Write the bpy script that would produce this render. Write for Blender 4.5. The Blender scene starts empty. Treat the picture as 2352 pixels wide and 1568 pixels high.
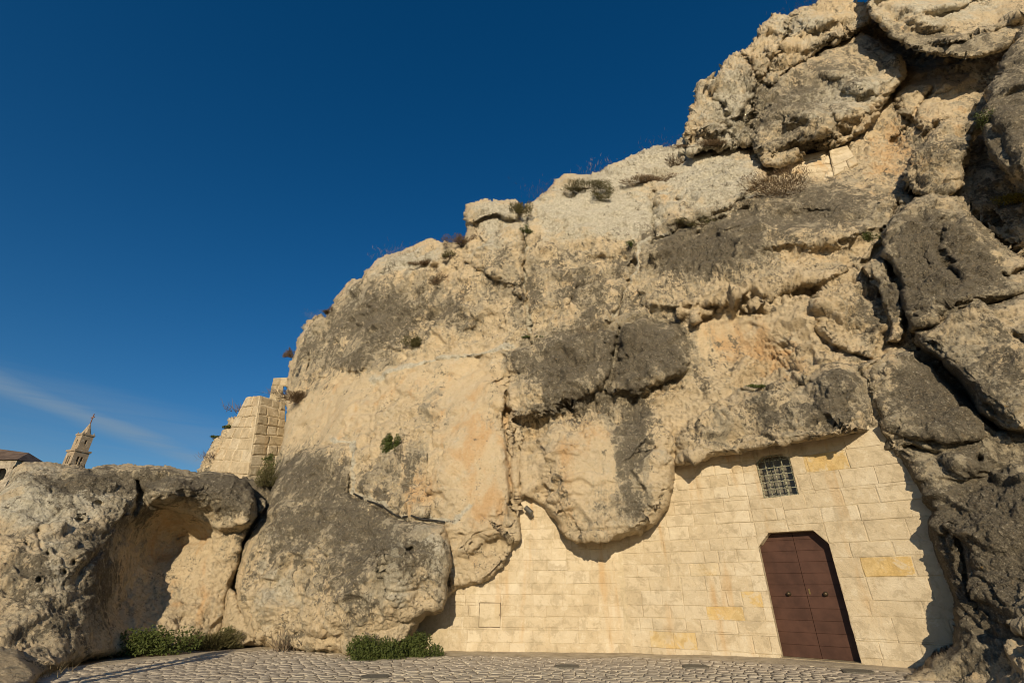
import bpy, math, random
import numpy as np
random.seed(7); rng = np.random.RandomState(7)
scene = bpy.context.scene
C = scene.collection

# ------------------------------------------------------------------ camera, sky, sun, exposure
EYE = 1.45; PITCH = 26.9; LENS = 17.0
F = LENS/36*2352; cP, sP = math.cos(math.radians(PITCH)), math.sin(math.radians(PITCH))
cam = bpy.data.objects.new('camera', bpy.data.cameras.new('camera')); C.objects.link(cam)
cam.location = (0, 0, EYE); cam.rotation_euler = (math.radians(90+PITCH), 0, 0)
cam.data.lens = LENS; cam.data.sensor_width = 36; cam.data.clip_end = 3000; cam.data.clip_start = 0.1
scene.camera = cam
SUN_EL = 17.5; SUN_AZ = 6.0      # sun behind the camera, a little to its left
to_sun = (-math.sin(math.radians(SUN_AZ))*math.cos(math.radians(SUN_EL)),
          -math.cos(math.radians(SUN_AZ))*math.cos(math.radians(SUN_EL)), math.sin(math.radians(SUN_EL)))
import mathutils
sd = bpy.data.lights.new('sun', 'SUN'); so = bpy.data.objects.new('sun', sd); C.objects.link(so)
sd.energy = 4.2; sd.angle = math.radians(0.5); sd.color = (1.0, 0.84, 0.615)
so.rotation_euler = mathutils.Vector(to_sun).to_track_quat('Z', 'Y').to_euler()
so.location = (-10, -60, 30)

def nn(nt, t, **kw):
    n = nt.nodes.new(t)
    for k, v in kw.items():
        if k.startswith('i_'): n.inputs[k[2:].replace('_', ' ')].default_value = v
        else: setattr(n, k, v)
    return n
world = bpy.data.worlds.new('World'); scene.world = world; world.use_nodes = True
nt = world.node_tree; nt.nodes.clear()
sky = nn(nt, 'ShaderNodeTexSky', sky_type='NISHITA', sun_disc=False)
sky.sun_elevation = math.radians(SUN_EL); sky.sun_rotation = math.atan2(to_sun[0], to_sun[1])
sky.air_density = 1.0; sky.dust_density = 0.3; sky.ozone_density = 3.0; sky.altitude = 400
hsv = nn(nt, 'ShaderNodeHueSaturation'); hsv.inputs['Saturation'].default_value = 1.33; hsv.inputs['Value'].default_value = 1.02; hsv.inputs['Hue'].default_value = 0.502
gam = nn(nt, 'ShaderNodeGamma'); gam.inputs['Gamma'].default_value = 1.0
# wisps of cirrus low in the sky: noise stretched along one direction
tc = nn(nt, 'ShaderNodeTexCoord')
mp = nn(nt, 'ShaderNodeMapping'); mp.inputs['Rotation'].default_value = (0, math.radians(-24), 0); mp.inputs['Scale'].default_value = (2.2, 1.2, 26)
nz = nn(nt, 'ShaderNodeTexNoise'); nz.inputs['Scale'].default_value = 1.6; nz.inputs['Detail'].default_value = 6; nz.inputs['Roughness'].default_value = 0.55; nz.inputs['Distortion'].default_value = 0.35
sep = nn(nt, 'ShaderNodeSeparateXYZ')
def M(nt, op, a, b=None, c=None, clamp=False):
    n = nt.nodes.new('ShaderNodeMath'); n.operation = op; n.use_clamp = clamp
    for i, v in enumerate((a, b, c)):
        if v is None: continue
        if isinstance(v, (int, float)): n.inputs[i].default_value = v
        else: nt.links.new(v, n.inputs[i])
    return n.outputs[0]
def MR(nt, x, a, b, c=0.0, d=1.0, smooth=True):
    n = nt.nodes.new('ShaderNodeMapRange'); n.interpolation_type = 'SMOOTHSTEP' if smooth else 'LINEAR'
    nt.links.new(x, n.inputs['Value']); 
    for k, v in (('From Min', a), ('From Max', b), ('To Min', c), ('To Max', d)): n.inputs[k].default_value = v
    return n.outputs['Result']
def MIX(nt, f, a, b, mode='MIX'):
    n = nt.nodes.new('ShaderNodeMix'); n.data_type = 'RGBA'; n.blend_type = mode
    if isinstance(f, (int, float)): n.inputs[0].default_value = f
    else: nt.links.new(f, n.inputs[0])
    for i, v in ((6, a), (7, b)):
        if isinstance(v, tuple): n.inputs[i].default_value = (*v[:3], 1)
        else: nt.links.new(v, n.inputs[i])
    return n.outputs[2]
L = nt.links.new
L(tc.outputs['Generated'], mp.inputs['Vector']); L(mp.outputs[0], nz.inputs['Vector']); L(tc.outputs['Generated'], sep.inputs[0])
X, Y, Z = sep.outputs
# cirrus streaks as thin bands along great circles of the sky
def raydir(u, v):
    dx = (u-1176)/F; dv = (784-v)/F; r = np.array([dx, cP-dv*sP, sP+dv*cP]); return r/np.linalg.norm(r)
def band(p, q, w, soft=None):
    n = np.cross(raydir(*p), raydir(*q)); n /= np.linalg.norm(n)
    d = M(nt, 'ADD', M(nt, 'ADD', M(nt, 'MULTIPLY', X, float(n[0])), M(nt, 'MULTIPLY', Y, float(n[1]))), M(nt, 'MULTIPLY', Z, float(n[2])))
    d = M(nt, 'ADD', d, M(nt, 'MULTIPLY', M(nt, 'SUBTRACT', nz.outputs[0], 0.5), w*1.1))
    return MR(nt, M(nt, 'ABSOLUTE', d), 0.0, w, 1, 0)
bands = M(nt, 'MAXIMUM', band((0, 885), (430, 1045), 0.024), M(nt, 'MULTIPLY', band((100, 920), (430, 1000), 0.05), 0.35))
bands = M(nt, 'MAXIMUM', bands, M(nt, 'MULTIPLY', band((0, 1010), (430, 1072), 0.06), 0.35))
cl = M(nt, 'MULTIPLY', M(nt, 'MULTIPLY', bands, MR(nt, nz.outputs[0], 0.25, 0.62, 0.25, 1.0)), MR(nt, X, 0.05, -0.35))
L(sky.outputs[0], hsv.inputs['Color']); L(hsv.outputs[0], gam.inputs['Color'])
skyc = MIX(nt, M(nt, 'MULTIPLY', cl, 0.62), gam.outputs[0], (2.6, 3.6, 4.6))
bg = nn(nt, 'ShaderNodeBackground'); bg.inputs['Strength'].default_value = 0.075
ow = nn(nt, 'ShaderNodeOutputWorld'); L(skyc, bg.inputs[0]); L(bg.outputs[0], ow.inputs[0])
scene.render.engine = 'CYCLES'; scene.cycles.filter_width = 1.0
scene.view_settings.view_transform = 'Standard'; scene.view_settings.look = 'None'
scene.view_settings.exposure = 0.17; scene.view_settings.gamma = 1

# ------------------------------------------------------------------ helpers
def tag(o, label=None, cat=None, group=None, kind=None):
    if label: o['label'] = label
    if cat: o['category'] = cat
    if group: o['group'] = group
    if kind: o['kind'] = kind
    return o
def empty(name, loc, label=None, cat=None, group=None, kind=None, rz=0):
    o = bpy.data.objects.new(name, None); C.objects.link(o); o.location = loc; o.rotation_euler = (0, 0, rz)
    o.empty_display_size = 0.2
    return tag(o, label, cat, group, kind)
def np_mesh(name, V, Fq, smooth=True, paint=None, tint=None):
    me = bpy.data.meshes.new(name)
    V = np.asarray(V, dtype=np.float32)
    if isinstance(Fq, np.ndarray):
        n, k = Fq.shape
        me.vertices.add(len(V)); me.vertices.foreach_set('co', V.ravel())
        me.loops.add(n*k); me.loops.foreach_set('vertex_index', Fq.astype(np.int32).ravel())
        me.polygons.add(n); me.polygons.foreach_set('loop_start', np.arange(0, n*k, k, dtype=np.int32))
        me.polygons.foreach_set('loop_total', np.full(n, k, dtype=np.int32))
        me.update(calc_edges=True)
    else:
        me.from_pydata([tuple(map(float, v)) for v in V], [], Fq); me.update()
    me.validate()
    if smooth: me.polygons.foreach_set('use_smooth', np.ones(len(me.polygons), dtype=bool))
    if paint is not None:
        a = me.color_attributes.new('paint', 'FLOAT_COLOR', 'POINT')
        a.data.foreach_set('color', np.asarray(paint, dtype=np.float32).ravel())
    return me
def link(name, me, mat, parent=None, loc=None):
    if mat: 
        if not me.materials: me.materials.append(mat)
    o = bpy.data.objects.new(name, me); C.objects.link(o)
    if parent is not None: o.parent = parent
    if loc is not None: o.location = loc
    return o
def ray(u, v):
    dx = (np.asarray(u, float)-1176)/F; dv = (784-np.asarray(v, float))/F
    return np.stack(np.broadcast_arrays(dx, cP-dv*sP, sP+dv*cP), -1)
def at(u, v, Yd):
    r = ray(u, v); t = np.asarray(Yd)/r[..., 1]
    return r*t[..., None] + np.array([0, 0, EYE])
def ground_z(x, y):
    x = np.asarray(x, float); y = np.asarray(y, float)
    t = np.clip((6.0-x)/3.0, 0, 1); t = t*t*(3-2*t)
    return -0.10*t

# ---- noise
perm = rng.permutation(256); perm = np.concatenate([perm, perm, perm])
G = rng.normal(size=(256, 3)); G /= np.linalg.norm(G, axis=1)[:, None]
def perlin(P):
    P = P + 100.0
    i = np.floor(P).astype(np.int64); f = P-i; i &= 255
    w = f*f*f*(f*(f*6-15)+10)
    r = 0
    for a in (0, 1):
        wx = w[..., 0] if a else 1-w[..., 0]
        for b in (0, 1):
            wy = w[..., 1] if b else 1-w[..., 1]
            for c in (0, 1):
                wz = w[..., 2] if c else 1-w[..., 2]
                h = perm[perm[perm[(i[..., 0]+a) & 255]+((i[..., 1]+b) & 255)]+((i[..., 2]+c) & 255)]
                g = G[h]
                r = r + wx*wy*wz*(g[..., 0]*(f[..., 0]-a)+g[..., 1]*(f[..., 1]-b)+g[..., 2]*(f[..., 2]-c))
    return r*1.5
def fbm(P, f0, n, gain=0.5, seed=0.0):
    r = 0; a = 1.0
    for k in range(n):
        r = r + a*perlin(P*f0*(2.03**k)+seed+17.3*k); a *= gain
    return r
def worley(P, seed=0.0):
    P = P+50.0+seed; i = np.floor(P).astype(np.int64); f = P-i
    best = np.full(P.shape[:-1], 9.0); second = np.full(P.shape[:-1], 9.0); idb = np.zeros(P.shape[:-1], dtype=np.int64)
    for a in (-1, 0, 1):
        for b in (-1, 0, 1):
            for c in (-1, 0, 1):
                h = perm[perm[perm[(i[..., 0]+a) & 255]+((i[..., 1]+b) & 255)]+((i[..., 2]+c) & 255)]
                o = G[h]*0.5+0.5
                d = np.sqrt((a+o[..., 0]-f[..., 0])**2+(b+o[..., 1]-f[..., 1])**2+(c+o[..., 2]-f[..., 2])**2)
                m = d < best
                second = np.where(m, best, np.minimum(second, d)); idb = np.where(m, h, idb); best = np.where(m, d, best)
    return best, second, idb
def facets(P, seed=0.0):
    """broken-rock planes: every cell tilts its own way"""
    P = P+50.0+seed*7.7; i = np.floor(P).astype(np.int64); f = P-i
    wsum = np.zeros(P.shape[:-1]); val = np.zeros(P.shape[:-1])
    for a in (-1, 0, 1):
        for b in (-1, 0, 1):
            for c in (-1, 0, 1):
                h = perm[perm[perm[(i[..., 0]+a) & 255]+((i[..., 1]+b) & 255)]+((i[..., 2]+c) & 255)]
                o = G[h]*0.5+0.5; dv = np.stack([a+o[..., 0]-f[..., 0], b+o[..., 1]-f[..., 1], c+o[..., 2]-f[..., 2]], -1)
                d2 = (dv**2).sum(-1); w = np.exp(-d2*26)
                val += w*((dv*G[(h+91) & 255]).sum(-1)*0.55+G[(h+17) & 255][..., 0]*0.16); wsum += w
    return val/(wsum+1e-12)
def sstep(x, a, b):
    t = np.clip((x-a)/(b-a), 0, 1); return t*t*(3-2*t)
def poly_sd(u, v, poly, closest=False):
    p = np.array(poly, float); q = np.roll(p, -1, 0)
    best = np.full(u.shape, 1e18); inside = np.zeros(u.shape, bool); cu = u.copy(); cv = v.copy()
    for (x0, y0), (x1, y1) in zip(p, q):
        ex, ey = x1-x0, y1-y0; L2 = ex*ex+ey*ey+1e-9
        t = np.clip(((u-x0)*ex+(v-y0)*ey)/L2, 0, 1)
        px, py = x0+t*ex, y0+t*ey; d = (u-px)**2+(v-py)**2
        if closest:
            m = d < best; cu = np.where(m, px, cu); cv = np.where(m, py, cv)
        best = np.minimum(best, d)
        c = ((y0 > v) != (y1 > v)) & (u < (x1-x0)*(v-y0)/((y1-y0) if abs(y1-y0) > 1e-9 else 1e-9)+x0)
        inside ^= c
    d = np.sqrt(best); d = np.where(inside, d, -d)
    return (d, cu, cv) if closest else d
def line_d(u, v, pts):
    best = np.full(u.shape, 1e18)
    for (x0, y0), (x1, y1) in zip(pts[:-1], pts[1:]):
        ex, ey = x1-x0, y1-y0; t = np.clip(((u-x0)*ex+(v-y0)*ey)/(ex*ex+ey*ey+1e-9), 0, 1)
        best = np.minimum(best, (u-x0-t*ex)**2+(v-y0-t*ey)**2)
    return np.sqrt(best)
def tps(ctrl):
    c = np.array(ctrl, float); n = len(c); xy = c[:, :2]/1000
    def K(r): return r*r*np.log(r+1e-9)
    A = np.zeros((n+3, n+3)); A[:n, :n] = K(np.linalg.norm(xy[:, None]-xy[None], axis=-1))+np.eye(n)*0.01
    A[:n, n] = 1; A[:n, n+1:] = xy; A[n, :n] = 1; A[n+1:, :n] = xy.T
    w = np.linalg.solve(A, np.concatenate([c[:, 2], [0, 0, 0]]))
    def f(u, v):
        r = w[n]+w[n+1]*u/1000+w[n+2]*v/1000
        for k in range(n): r = r+w[k]*K(np.hypot(u/1000-xy[k, 0], v/1000-xy[k, 1]))
        return r
    return f
def ell(u, v, e):
    cu, cv, ru, rv, rot = e[:5]; a = math.radians(rot); ca, sa = math.cos(a), math.sin(a)
    x = ((u-cu)*ca+(v-cv)*sa)/ru; y = (-(u-cu)*sa+(v-cv)*ca)/rv
    return np.exp(-(x*x+y*y)*1.1)

# ------------------------------------------------------------------ growths and weathering on the rock (kept by place: lichen, pale crust, ochre stain, relief)
LICHEN = [(1250,860,60,60,0,.4),(1400,840,160,50,0,.45),(1540,800,40,50,0,.4),(1440,1010,45,110,0,.35),(860,720,90,70,-20,.3),(1640,570,160,50,-10,.3),(350,1110,230,25,0,.5),(290,1190,70,30,-35,.6),(230,1290,50,60,-30,.5),(180,1400,50,70,0,.4),(1300,850,60,60,0,.5),(1490,800,80,55,0,.6),(1400,780,150,30,0,.4),(1330,915,90,25,0,.5),(2280,1250,130,200,0,.7),(2130,930,90,70,20,.5),(2150,600,80,90,0,.5),(1600,570,110,40,0,.3),(1810,490,110,40,0,.3),(860,740,70,60,0,.3),(720,1090,80,50,0,.3),(760,1190,110,60,0,.3),(500,1120,80,40,0,.5),(2160,110,120,25,0,.5),(1930,920,40,50,0,.4),(1445,1090,40,100,0,.3),(2320,860,60,120,0,.3),(900,700,150,90,0,.35),(1330,640,230,120,0,.30),(1700,560,230,110,0,.25),(2200,1000,200,420,0,.45),(2240,1300,150,260,0,.45),(2310,250,90,200,0,.4),(2160,600,120,160,0,.4),(180,1250,200,160,0,.30),(120,1450,120,90,0,.35),(260,1100,260,30,0,.4),(780,1280,220,180,0,.28),(1850,200,200,130,0,.25),(1440,780,180,80,0,.3),(860,735,110,85,-20,1.0),(825,832,75,26,5,1.0),(760,760,20,70,0,.3),(1010,690,70,45,0,.6),(1050,740,50,40,0,.6),(1140,620,60,70,0,.55),(1190,700,40,60,0,.4),(985,925,45,65,10,.7),(950,1055,55,45,0,.75),(900,1100,70,40,0,.5),
 (1320,630,80,60,0,.55),(1370,710,60,40,0,.6),(1230,640,30,60,0,.4),(1300,840,70,70,0,1.25),(1480,810,110,75,0,1.25),(1195,825,38,35,0,1.0),(1580,575,140,60,-10,.95),(1760,500,180,60,-10,.8),(1950,470,110,60,0,.8),(1660,600,120,40,0,.5),
 (1230,955,50,35,0,.9),(1330,930,80,30,0,.7),(1450,1000,55,130,5,.95),(1440,1160,70,45,0,.9),(1290,1130,22,90,-20,.6),(1820,940,150,60,-5,.85),(1930,910,60,70,0,1.05),(1640,1010,70,30,0,.5),
 (1900,190,150,60,-25,.65),(1790,270,90,70,-40,.8),(1850,330,100,30,-10,.7),(2150,90,150,45,5,.8),(2050,110,60,30,30,.5),(1700,300,60,60,0,.4),(1900,100,60,20,-20,.6),(1740,200,40,40,0,.5),
 (2170,590,130,110,0,1.3),(2100,640,40,100,0,1.1),(2230,660,110,50,0,.8),(2150,860,70,70,30,1.0),(2300,900,60,80,0,.5),(2150,930,120,90,10,1.15),(2250,1180,150,140,0,1.3),(2290,1350,80,160,0,.9),(2200,1330,30,120,0,.7),(2320,260,70,170,15,1.3),(2160,350,80,60,0,.8),(2150,440,60,20,0,.3),(2010,680,45,80,20,.85),(2330,480,50,30,0,.6),(2110,500,60,20,0,.5),(2130,560,60,60,0,.6),
 (710,800,45,60,0,.85),(700,880,30,30,0,.7),(790,1200,170,120,20,.85),(700,1085,100,55,0,1.0),(620,1230,60,100,0,.5),(930,1270,100,70,10,.75),(770,1350,100,60,0,.5),(1010,1350,30,60,0,.6),
 (400,1110,200,35,0,.85),(520,1150,80,45,0,1.15),(340,1180,60,30,-30,.7),(200,1260,110,60,-30,.45),(230,1370,50,80,20,.85),(60,1350,60,100,0,.35),(170,1110,120,30,0,.5),
 (1880,440,60,30,0,.6),(2090,290,30,80,-30,.5)]
PALE = [(1330,490,130,60,0,1.1),(1450,500,80,50,0,.9),(1640,420,110,75,0,1.2),(1130,490,60,30,0,.9),(1130,550,40,40,0,.7),(930,600,100,30,-10,.9),(820,680,40,30,0,.6),(90,1150,110,80,0,.9),(250,1150,90,50,0,.6),(130,1300,100,100,0,.4),
 (1420,400,130,40,-15,.9),(1520,355,60,30,0,.8),(1960,210,110,50,-20,.8),(1850,230,80,60,0,.4),(1680,240,90,110,0,.8),(1850,60,90,40,0,.7),(2150,30,150,40,0,.7),(640,1330,50,110,0,.45),(910,1250,80,50,0,.7),(1000,1270,40,100,0,.7),(900,1350,80,50,0,.5),(700,760,30,25,0,.7),(1780,900,60,25,0,.3),(2180,1180,50,30,0,.35),(520,1150,60,30,0,.4)]
OCHRE = [(1090,960,90,110,0,.6),(1110,1120,60,160,0,.8),(965,1120,70,60,20,1.1),(900,880,110,40,-10,.5),(1290,1090,28,110,-8,.8),(1700,790,130,60,0,.8),(2060,350,110,90,-40,.9),(780,960,90,70,0,.35),(1790,830,60,40,0,.8),(1330,1000,50,80,0,.5),(1700,150,60,90,0,.5),(2080,60,80,30,0,.35),(400,1230,120,80,-30,.6),(450,1380,70,60,0,.6),(1390,970,60,40,0,.4),(2290,820,80,70,0,.4),(1960,720,50,70,0,.4),(2050,1060,60,40,30,.3),(2240,1060,60,25,0,.5),(1250,700,50,60,0,.4)]
ROUGH = [(1750,690,150,24,-8,2.6),(1780,820,60,45,0,2.2),(2070,340,90,110,-30,2.0),(1310,940,120,30,0,2.3),(1470,905,70,22,0,1.8),(1210,975,50,25,0,1.5),(1700,220,130,150,0,1.5),(1880,60,90,60,0,1.2),(1620,640,140,60,0,.7),(1200,990,40,40,0,1.0),(1010,700,100,80,0,.5),(2160,600,120,120,0,.6),(1700,590,150,50,0,.8),(1940,740,60,60,0,1.0),
 (1090,1050,110,280,0,-.9),(1690,770,130,55,0,-.9),(1390,1080,150,130,0,-.75),(780,950,100,90,0,-.6),(400,1260,120,110,-30,-.55),(1000,870,150,50,0,-.5),(620,1000,80,80,0,-.5),(1340,490,130,50,0,-.4),(2090,1090,60,60,0,-.4)]
MORTARLINES = [([(850,872),(960,835),(1080,812),(1180,797)],6),([(812,1018),(816,1060),(806,1095),(800,1128)],6),([(760,1014),(812,1016)],4),([(812,1132),(850,1146),(880,1156),(905,1182),(960,1189),(1022,1195)],5),([(1206,500),(1210,640),(1214,720),(1220,760)],4),([(1530,545),(1470,560),(1450,640),(1425,700),(1390,745)],4),([(1422,760),(1412,830),(1382,900)],4),([(1035,1195),(1065,1160),(1078,1148)],6)]
def field(lst, u, v, base=0.0):
    r = np.full(u.shape, base)
    for e in lst: r = r+e[5]*ell(u, v, e)
    return r

# ------------------------------------------------------------------ materials
def newmat(name):
    m = bpy.data.materials.new(name); m.use_nodes = True; nt = m.node_tree; nt.nodes.clear()
    b = nn(nt, 'ShaderNodeBsdfPrincipled'); o = nn(nt, 'ShaderNodeOutputMaterial'); nt.links.new(b.outputs[0], o.inputs[0])
    b.inputs['Specular IOR Level'].default_value = 0.2; b.inputs['Roughness'].default_value = 0.9
    return m, nt, b
def noise(nt, vec, scale, detail=4, rough=0.55, dist=0.0, out=0):
    n = nn(nt, 'ShaderNodeTexNoise'); n.inputs['Scale'].default_value = scale; n.inputs['Detail'].default_value = detail
    n.inputs['Roughness'].default_value = rough; n.inputs['Distortion'].default_value = dist
    if vec is not None: nt.links.new(vec, n.inputs['Vector'])
    return n.outputs[out]
def geo_pos(nt, scale=(1, 1, 1)):
    g = nn(nt, 'ShaderNodeNewGeometry'); m = nn(nt, 'ShaderNodeMapping'); m.inputs['Scale'].default_value = scale
    nt.links.new(g.outputs['Position'], m.inputs['Vector']); return m.outputs[0]
def bump(nt, b, h, strength, dist, prev=None):
    n = nn(nt, 'ShaderNodeBump'); n.inputs['Strength'].default_value = strength; n.inputs['Distance'].default_value = dist
    nt.links.new(h, n.inputs['Height'])
    if prev is not None: nt.links.new(prev, n.inputs['Normal'])
    if b is not None: nt.links.new(n.outputs[0], b.inputs['Normal'])
    return n.outputs[0]
def rock_material(name='limestone', dark=1.0):
    m, nt, b = newmat(name)
    P = geo_pos(nt); PS = geo_pos(nt, (1, 1, 0.38))
    at_ = nn(nt, 'ShaderNodeAttribute', attribute_name='paint'); s = nn(nt, 'ShaderNodeSeparateColor'); nt.links.new(at_.outputs['Color'], s.inputs[0])
    lich, pale, och = s.outputs; rgh = at_.outputs['Alpha']
    n1 = noise(nt, P, 0.55, 5, 0.6); n2 = noise(nt, P, 2.3, 6, 0.65); n3 = noise(nt, P, 9, 5, 0.7); n4 = noise(nt, P, 34, 3, 0.7)
    base = MIX(nt, MR(nt, n1, 0.35, 0.65), (0.62, 0.49, 0.305), (0.56, 0.455, 0.295))
    base = MIX(nt, M(nt, 'MULTIPLY', MR(nt, n2, 0.45, 0.75), 0.6), base, (0.66, 0.55, 0.38))
    base = MIX(nt, M(nt, 'MULTIPLY', MR(nt, n3, 0.52, 0.75), 0.35), base, (0.42, 0.31, 0.175))
    # ochre stain
    o1 = M(nt, 'MULTIPLY', MR(nt, M(nt, 'ADD', noise(nt, PS, 1.7, 5, 0.6, 0.4), M(nt, 'MULTIPLY', och, 0.26)), 0.58, 0.82), 0.70)
    base = MIX(nt, o1, base, (0.565, 0.345, 0.155))
    # pale crust
    p1 = M(nt, 'MULTIPLY', MR(nt, M(nt, 'ADD', noise(nt, P, 1.3, 6, 0.65), M(nt, 'MULTIPLY', pale, 0.42)), 0.56, 0.82), 0.92)
    palec = MIX(nt, MR(nt, n3, 0.40, 0.62), (0.43, 0.40, 0.31), (0.60, 0.56, 0.44))
    base = MIX(nt, p1, base, palec)
    # thin grey film running down the face
    def amp_(x, k): return M(nt, 'MULTIPLY', M(nt, 'SUBTRACT', x, 0.5), k)
    PV = geo_pos(nt, (1, 1, 0.22))
    mid_ = noise(nt, P, 4.6, 7, 0.75, 0.3); fin_ = noise(nt, P, 17, 6, 0.8)
    A2 = M(nt, 'ADD', amp_(noise(nt, PV, 1.9, 6, 0.7, 0.5), 2.0), amp_(mid_, 1.2))
    g1 = MR(nt, M(nt, 'ADD', A2, M(nt, 'MULTIPLY', lich, 0.50)), 0.07, 0.40)
    filmc = MIX(nt, MR(nt, fin_, 0.38, 0.62), (0.215, 0.190, 0.133), (0.40, 0.36, 0.265))
    base = MIX(nt, M(nt, 'MULTIPLY', g1, 0.74), base, filmc)
    # dark lichen crust: broad patches broken by fine speckle
    A = M(nt, 'ADD', M(nt, 'ADD', amp_(noise(nt, PS, 1.15, 6, 0.68, 0.5), 2.5), amp_(mid_, 2.3)), amp_(fin_, 1.6))
    AL = M(nt, 'ADD', A, M(nt, 'MULTIPLY', lich, 0.50))
    d1 = MR(nt, AL, 0.34, 0.45)
    darkc = MIX(nt, MR(nt, n4, 0.36, 0.66), (0.055, 0.046, 0.033), (0.17, 0.147, 0.105))
    darkc = MIX(nt, MR(nt, AL, 0.95, 0.42, 0.0, 0.62), darkc, (0.165, 0.143, 0.100))
    base = MIX(nt, M(nt, 'MULTIPLY', d1, 0.92), base, darkc)
    # pale specks growing in the dark crust
    sp = nn(nt, 'ShaderNodeTexVoronoi', feature='F1'); sp.inputs['Scale'].default_value = 9.0; nt.links.new(P, sp.inputs['Vector'])
    w1 = M(nt, 'MULTIPLY', MR(nt, M(nt, 'ADD', sp.outputs['Distance'], M(nt, 'MULTIPLY', M(nt, 'SUBTRACT', n3, 0.5), 1.6)), 0.02, 0.14, 1, 0), MR(nt, noise(nt, P, 2.7, 4, 0.6), 0.52, 0.66))
    base = MIX(nt, M(nt, 'MULTIPLY', w1, M(nt, 'MULTIPLY', MR(nt, M(nt, 'ADD', lich, pale), 0.15, 0.8), 0.75)), base, (0.47, 0.45, 0.37))
    # yellow lichen rosettes
    y1 = M(nt, 'MULTIPLY', MR(nt, noise(nt, P, 5.0, 5, 0.7), 0.685, 0.73), MR(nt, M(nt, 'ADD', lich, pale), 0.2, 0.9))
    base = MIX(nt, M(nt, 'MULTIPLY', y1, 0.7), base, (0.42, 0.24, 0.055))
    # general fine mottling: light and dark grains everywhere
    gr = noise(nt, P, 13, 8, 0.8)
    base = MIX(nt, M(nt, 'MULTIPLY', MR(nt, gr, 0.53, 0.63), M(nt, 'MULTIPLY', MR(nt, rgh, -0.9, 0.2, 0.5, 1.0), 0.62)), base, (0.27, 0.205, 0.125))
    base = MIX(nt, M(nt, 'MULTIPLY', MR(nt, gr, 0.45, 0.36), 0.50), base, (0.68, 0.59, 0.43))
    # small black pores
    base = MIX(nt, M(nt, 'MULTIPLY', MR(nt, noise(nt, P, 16, 6, 0.75), 0.66, 0.72), 0.55), base, (0.10, 0.075, 0.045))
    nt.links.new(base, b.inputs['Base Color'])
    k = bump(nt, None, noise(nt, P, 5.5, 9, 0.75, 0.2), 0.85, 0.11)
    vo = nn(nt, 'ShaderNodeTexVoronoi', feature='F1'); vo.inputs['Scale'].default_value = 8.0; vo.inputs['Randomness'].default_value = 1.0
    wv = nn(nt, 'ShaderNodeVectorMath', operation='ADD'); nv = nn(nt, 'ShaderNodeVectorMath', operation='SCALE'); nv.inputs['Scale'].default_value = 0.35
    nt.links.new(noise(nt, P, 4, 4, 0.7, out=1), nv.inputs[0]); nt.links.new(P, wv.inputs[0]); nt.links.new(nv.outputs[0], wv.inputs[1]); nt.links.new(wv.outputs[0], vo.inputs['Vector'])
    k = bump(nt, None, M(nt, 'MULTIPLY', MR(nt, vo.outputs['Distance'], 0.05, 0.45), MR(nt, rgh, -0.8, 0.5, 0.15, 1.0)), 0.9, 0.07, k)
    bump(nt, b, noise(nt, P, 27, 6, 0.8), 0.9, 0.032, k)
    return m
ROCK = rock_material()
def simple(name, col, rough=0.8, metal=0.0, var=0.15, scale=8, bmp=0.2, bd=0.01):
    m, nt, b = newmat(name); P = geo_pos(nt); n = noise(nt, P, scale, 5, 0.65)
    c2 = tuple(max(0, x*(1-var*2)) for x in col); c1 = tuple(min(1, x*(1+var)) for x in col)
    nt.links.new(MIX(nt, MR(nt, n, 0.3, 0.7), c2, c1), b.inputs['Base Color'])
    b.inputs['Roughness'].default_value = rough; b.inputs['Metallic'].default_value = metal
    if bmp: bump(nt, b, noise(nt, P, scale*4, 4, 0.6), bmp, bd)
    return m
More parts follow.
